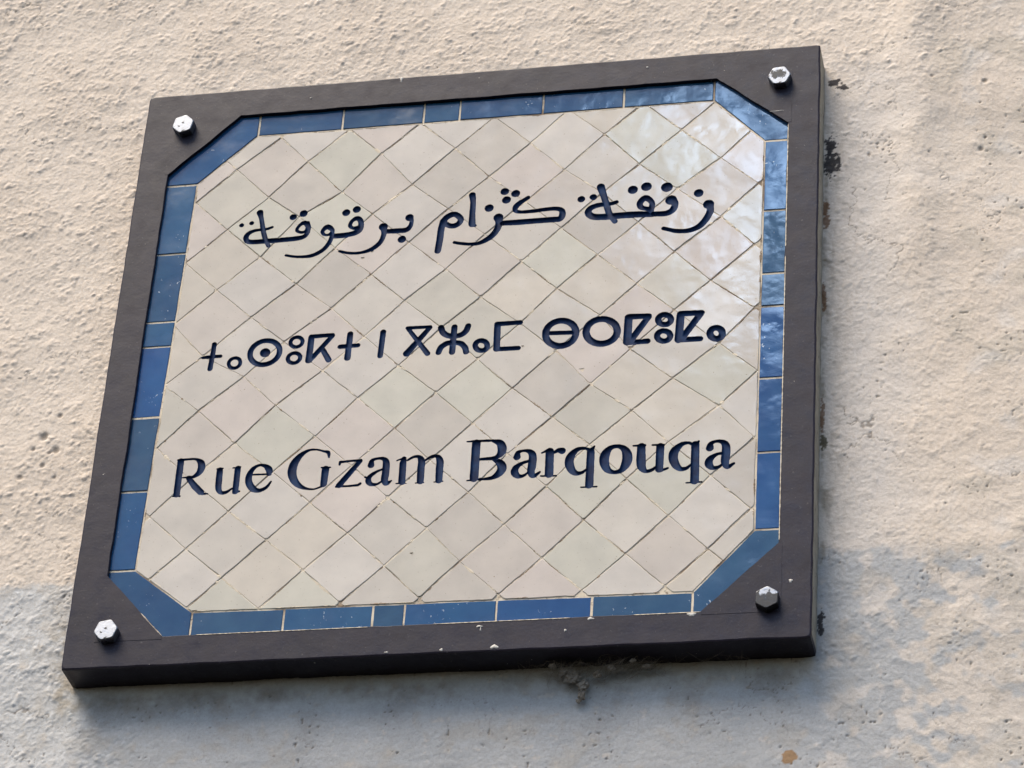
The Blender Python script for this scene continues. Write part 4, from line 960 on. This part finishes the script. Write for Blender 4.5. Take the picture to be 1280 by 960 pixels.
# ---------------------------------------------------------------- bolts
def bolt(x_, y_, rot, mt, R_=10.2, h=7.6, label=None):
    bm = bmesh.new()
    def ring(r_, z_, n=6, ph=0.0):
        return [bm.verts.new((r_ * math.cos(ph + 2 * math.pi * q / n), -z_, r_ * math.sin(ph + 2 * math.pi * q / n))) for q in range(n)]
    n = 48
    def hexr(an):                                              # hexagon with softened corners
        a_ = (an - rot) % (math.pi / 3) - math.pi / 6
        return min(R_ * .866 / math.cos(a_), R_ * .975)
    prof = []
    def hexring(sc, z_, cap=None):
        vs2 = []
        for q in range(n):
            an = 2 * math.pi * q / n + rot
            r_ = hexr(an) * sc
            if cap: r_ = min(r_, cap)
            vs2.append(bm.verts.new((r_ * math.cos(an), -z_, r_ * math.sin(an))))
        return vs2
    rs = [hexring(1, -.4), hexring(1, h - 1.0), hexring(.99, h - .6, R_ * .955), hexring(.955, h - .2, R_ * .91), hexring(.92, h, R_ * .87), hexring(.55, h + .03), hexring(.2, h + .05)]
    for A, B in zip(rs[:-1], rs[1:]):
        for q in range(n): bm.faces.new((A[q], A[(q + 1) % n], B[(q + 1) % n], B[q]))
    bm.faces.new(rs[-1]); bm.faces.new(rs[0][::-1])
    # the shank running back through the plate into the wall
    s0, s1 = ring(4.6, -.4, 16), ring(4.6, -45, 16)
    for q in range(16): bm.faces.new((s1[q], s1[(q + 1) % 16], s0[(q + 1) % 16], s0[q]))
    bm.faces.new(s1[::-1])
    bmesh.ops.scale(bm, vec=(.001,) * 3, verts=bm.verts)
    bmesh.ops.recalc_face_normals(bm, faces=bm.faces)
    me = bpy.data.meshes.new('bolt'); bm.to_mesh(me); bm.free()
    me.materials.append(mt)
    o = bpy.data.objects.new('bolt', me); COL.objects.link(o); o.parent = sign
    o.location = P3(x_, y_, .1)
    o.rotation_euler = (random.uniform(-.05, .05), 0, random.uniform(-.05, .05))
    if label: o['label'] = label
    return o
M_b1, M_b2, M_b3 = bolt_mat('zinc_bolt', .66, 14.0, .38), bolt_mat('painted_bolt', .33, 48.0, .2), bolt_mat('marked_bolt', .68, 14.0, .06)
(bx0, by0), (bx1, by1), (bx2, by2), (bx3, by3) = BOLTS
bolt(bx0, by0, .30, M_b1)
bolt(bx1, by1, .05, M_b3, label='hexagon bolt head with a dark smear on its face')
bolt(bx2, by2, .48, M_b2, label='hexagon bolt head smeared with black paint')
bolt(bx3, by3, .18, M_b1)

# drops of light wall paint on the frame
for x_, y_, rx_, ry_ in ((-69, 288.4, 1.2, 3.0), (11, -287.5, 1.3, 1.3), (53.2, -286.8, 3.2, 1.7), (40, -268.0, 2.6, .9), (41.2, -270.5, .5, 2.2), (108.5, -275, 1.0, 1.2), 
                         (283.2, -240, 1.4, 1.6), (264, 221, 6.0, .5), (-33, -287.6, 1.6, .7), (128, -265.6, 2.6, 1.2), (207, -265.8, 3.4, 1.6), (150, 280, .9, .9), (-150, 275, 1.0, .7)):
    V, F, s_, n = [], [], 0, 12
    for lev, hz in ((1, .02), (.8, .3), (.4, .5)):
        for q in range(n):
            an = 2 * math.pi * q / n; w = 1 + .22 * math.sin(3 * an + x_) + .12 * math.sin(5 * an)
            V.append((x_ + rx_ * lev * w * math.cos(an), y_ + ry_ * lev * w * math.sin(an), hz))
    for l_ in range(2):
        for q in range(n): F.append((s_ + l_ * n + q, s_ + l_ * n + (q + 1) % n, s_ + (l_ + 1) * n + (q + 1) % n, s_ + (l_ + 1) * n + q))
    F.append(tuple(s_ + 2 * n + q for q in range(n)))
    link_mesh('paint_drop', V, F, M_splash, sign, smooth=True)

# ---------------------------------------------------------------- dusty cobweb under the frame
def tube(V, F, pts, r_, n=4):
    s_ = len(V)
    for k_, p_ in enumerate(pts):
        p_ = np.array(p_); q_ = np.array(pts[min(k_ + 1, len(pts) - 1)]) - np.array(pts[max(k_ - 1, 0)])
        q_ = q_ / (np.linalg.norm(q_) + 1e-9)
        u_ = np.cross(q_, (0.3, .2, .9)); u_ /= np.linalg.norm(u_) + 1e-9; v_ = np.cross(q_, u_)
        rr = r_ * (1 if 0 < k_ < len(pts) - 1 else .5)
        for a_ in range(n):
            an = 2 * math.pi * a_ / n
            V.append(tuple(p_ + rr * (u_ * math.cos(an) + v_ * math.sin(an))))
    for k_ in range(len(pts) - 1):
        for a_ in range(n): F.append((s_ + k_ * n + a_, s_ + k_ * n + (a_ + 1) % n, s_ + (k_ + 1) * n + (a_ + 1) % n, s_ + (k_ + 1) * n + a_))
V, F = [], []
def strand(p0, p1, sag, r_, wob):
    n = 9; out = []
    o_ = np.array([random.gauss(0, wob) for _ in range(3)])
    for k_ in range(n):
        s_ = k_ / (n - 1)
        p_ = np.array(p0) * (1 - s_) + np.array(p1) * s_ + o_ * math.sin(math.pi * s_) + np.array([random.gauss(0, wob * .15) for _ in range(3)])
        p_[1] -= sag * math.sin(math.pi * s_)
        out.append(p_)
    tube(V, F, out, r_)
for _ in range(190):
    cx_ = random.choice((98, 108, 116, 132, 150, 165, 175)) + random.gauss(0, 9)
    top = (cx_ + random.gauss(0, 8), -291.5, random.uniform(-29, -15))
    low = (cx_ * .75 + 118 * .25 + random.gauss(0, 10), -296 - abs(random.gauss(0, 8)) * (1.3 if 95 < cx_ < 135 else .6), random.uniform(-27, -16))
    strand(top, low, random.uniform(0, 5), random.uniform(.05, .14), 3.4)
for _ in range(60):
    a_ = (random.uniform(60, 250), -291.5, random.uniform(-28, -12)); b_ = (a_[0] + random.gauss(0, 16), -293 - abs(random.gauss(0, 6)), random.uniform(-28, -22))
    strand(a_, b_, random.uniform(0, 4), random.uniform(.04, .10), 2)
# clumps of dust and dead leaf caught in it
for cx_, cy_, cz_, rx_, ry_, rz_ in ((104, -300, -22, 6, 5, 4), (112, -304, -23, 9, 7, 4), (120, -311, -24, 7, 7, 4), (119, -319, -25, 4.5, 6, 3), (131, -303, -22, 6, 4, 4), (142, -299, -20, 5, 3.5, 3), (170, -298, -21, 6, 3, 3), (160, -296, -15, 4, 2.5, 3), (96, -296, -18, 5, 3, 3), (117, -323, -26, 3.4, 3.2, 2)):
    s_ = len(V); nu, nw = 14, 8
    for a_ in range(nw + 1):
        th = math.pi * a_ / nw
        for q in range(nu):
            ph = 2 * math.pi * q / nu
            w = 1 + .55 * float(perlin(np.array(cx_ + 2.2 * math.cos(ph) * math.sin(th)), np.array(cy_ + 2.2 * math.sin(ph) + th * 2), 90)) + random.gauss(0, .13)
            w *= .62
            V.append((cx_ + rx_ * w * math.sin(th) * math.cos(ph), cy_ + ry_ * w * math.cos(th), cz_ + rz_ * w * math.sin(th) * math.sin(ph)))
    for a_ in range(nw):
        for q in range(nu): F.append((s_ + a_ * nu + q, s_ + a_ * nu + (q + 1) % nu, s_ + (a_ + 1) * nu + (q + 1) % nu, s_ + (a_ + 1) * nu + q))
web = link_mesh('cobweb', V, F, M_web, None)
tag(web, 'dusty brown cobweb with caught debris hanging under the bottom edge of the dark frame', 'cobweb')
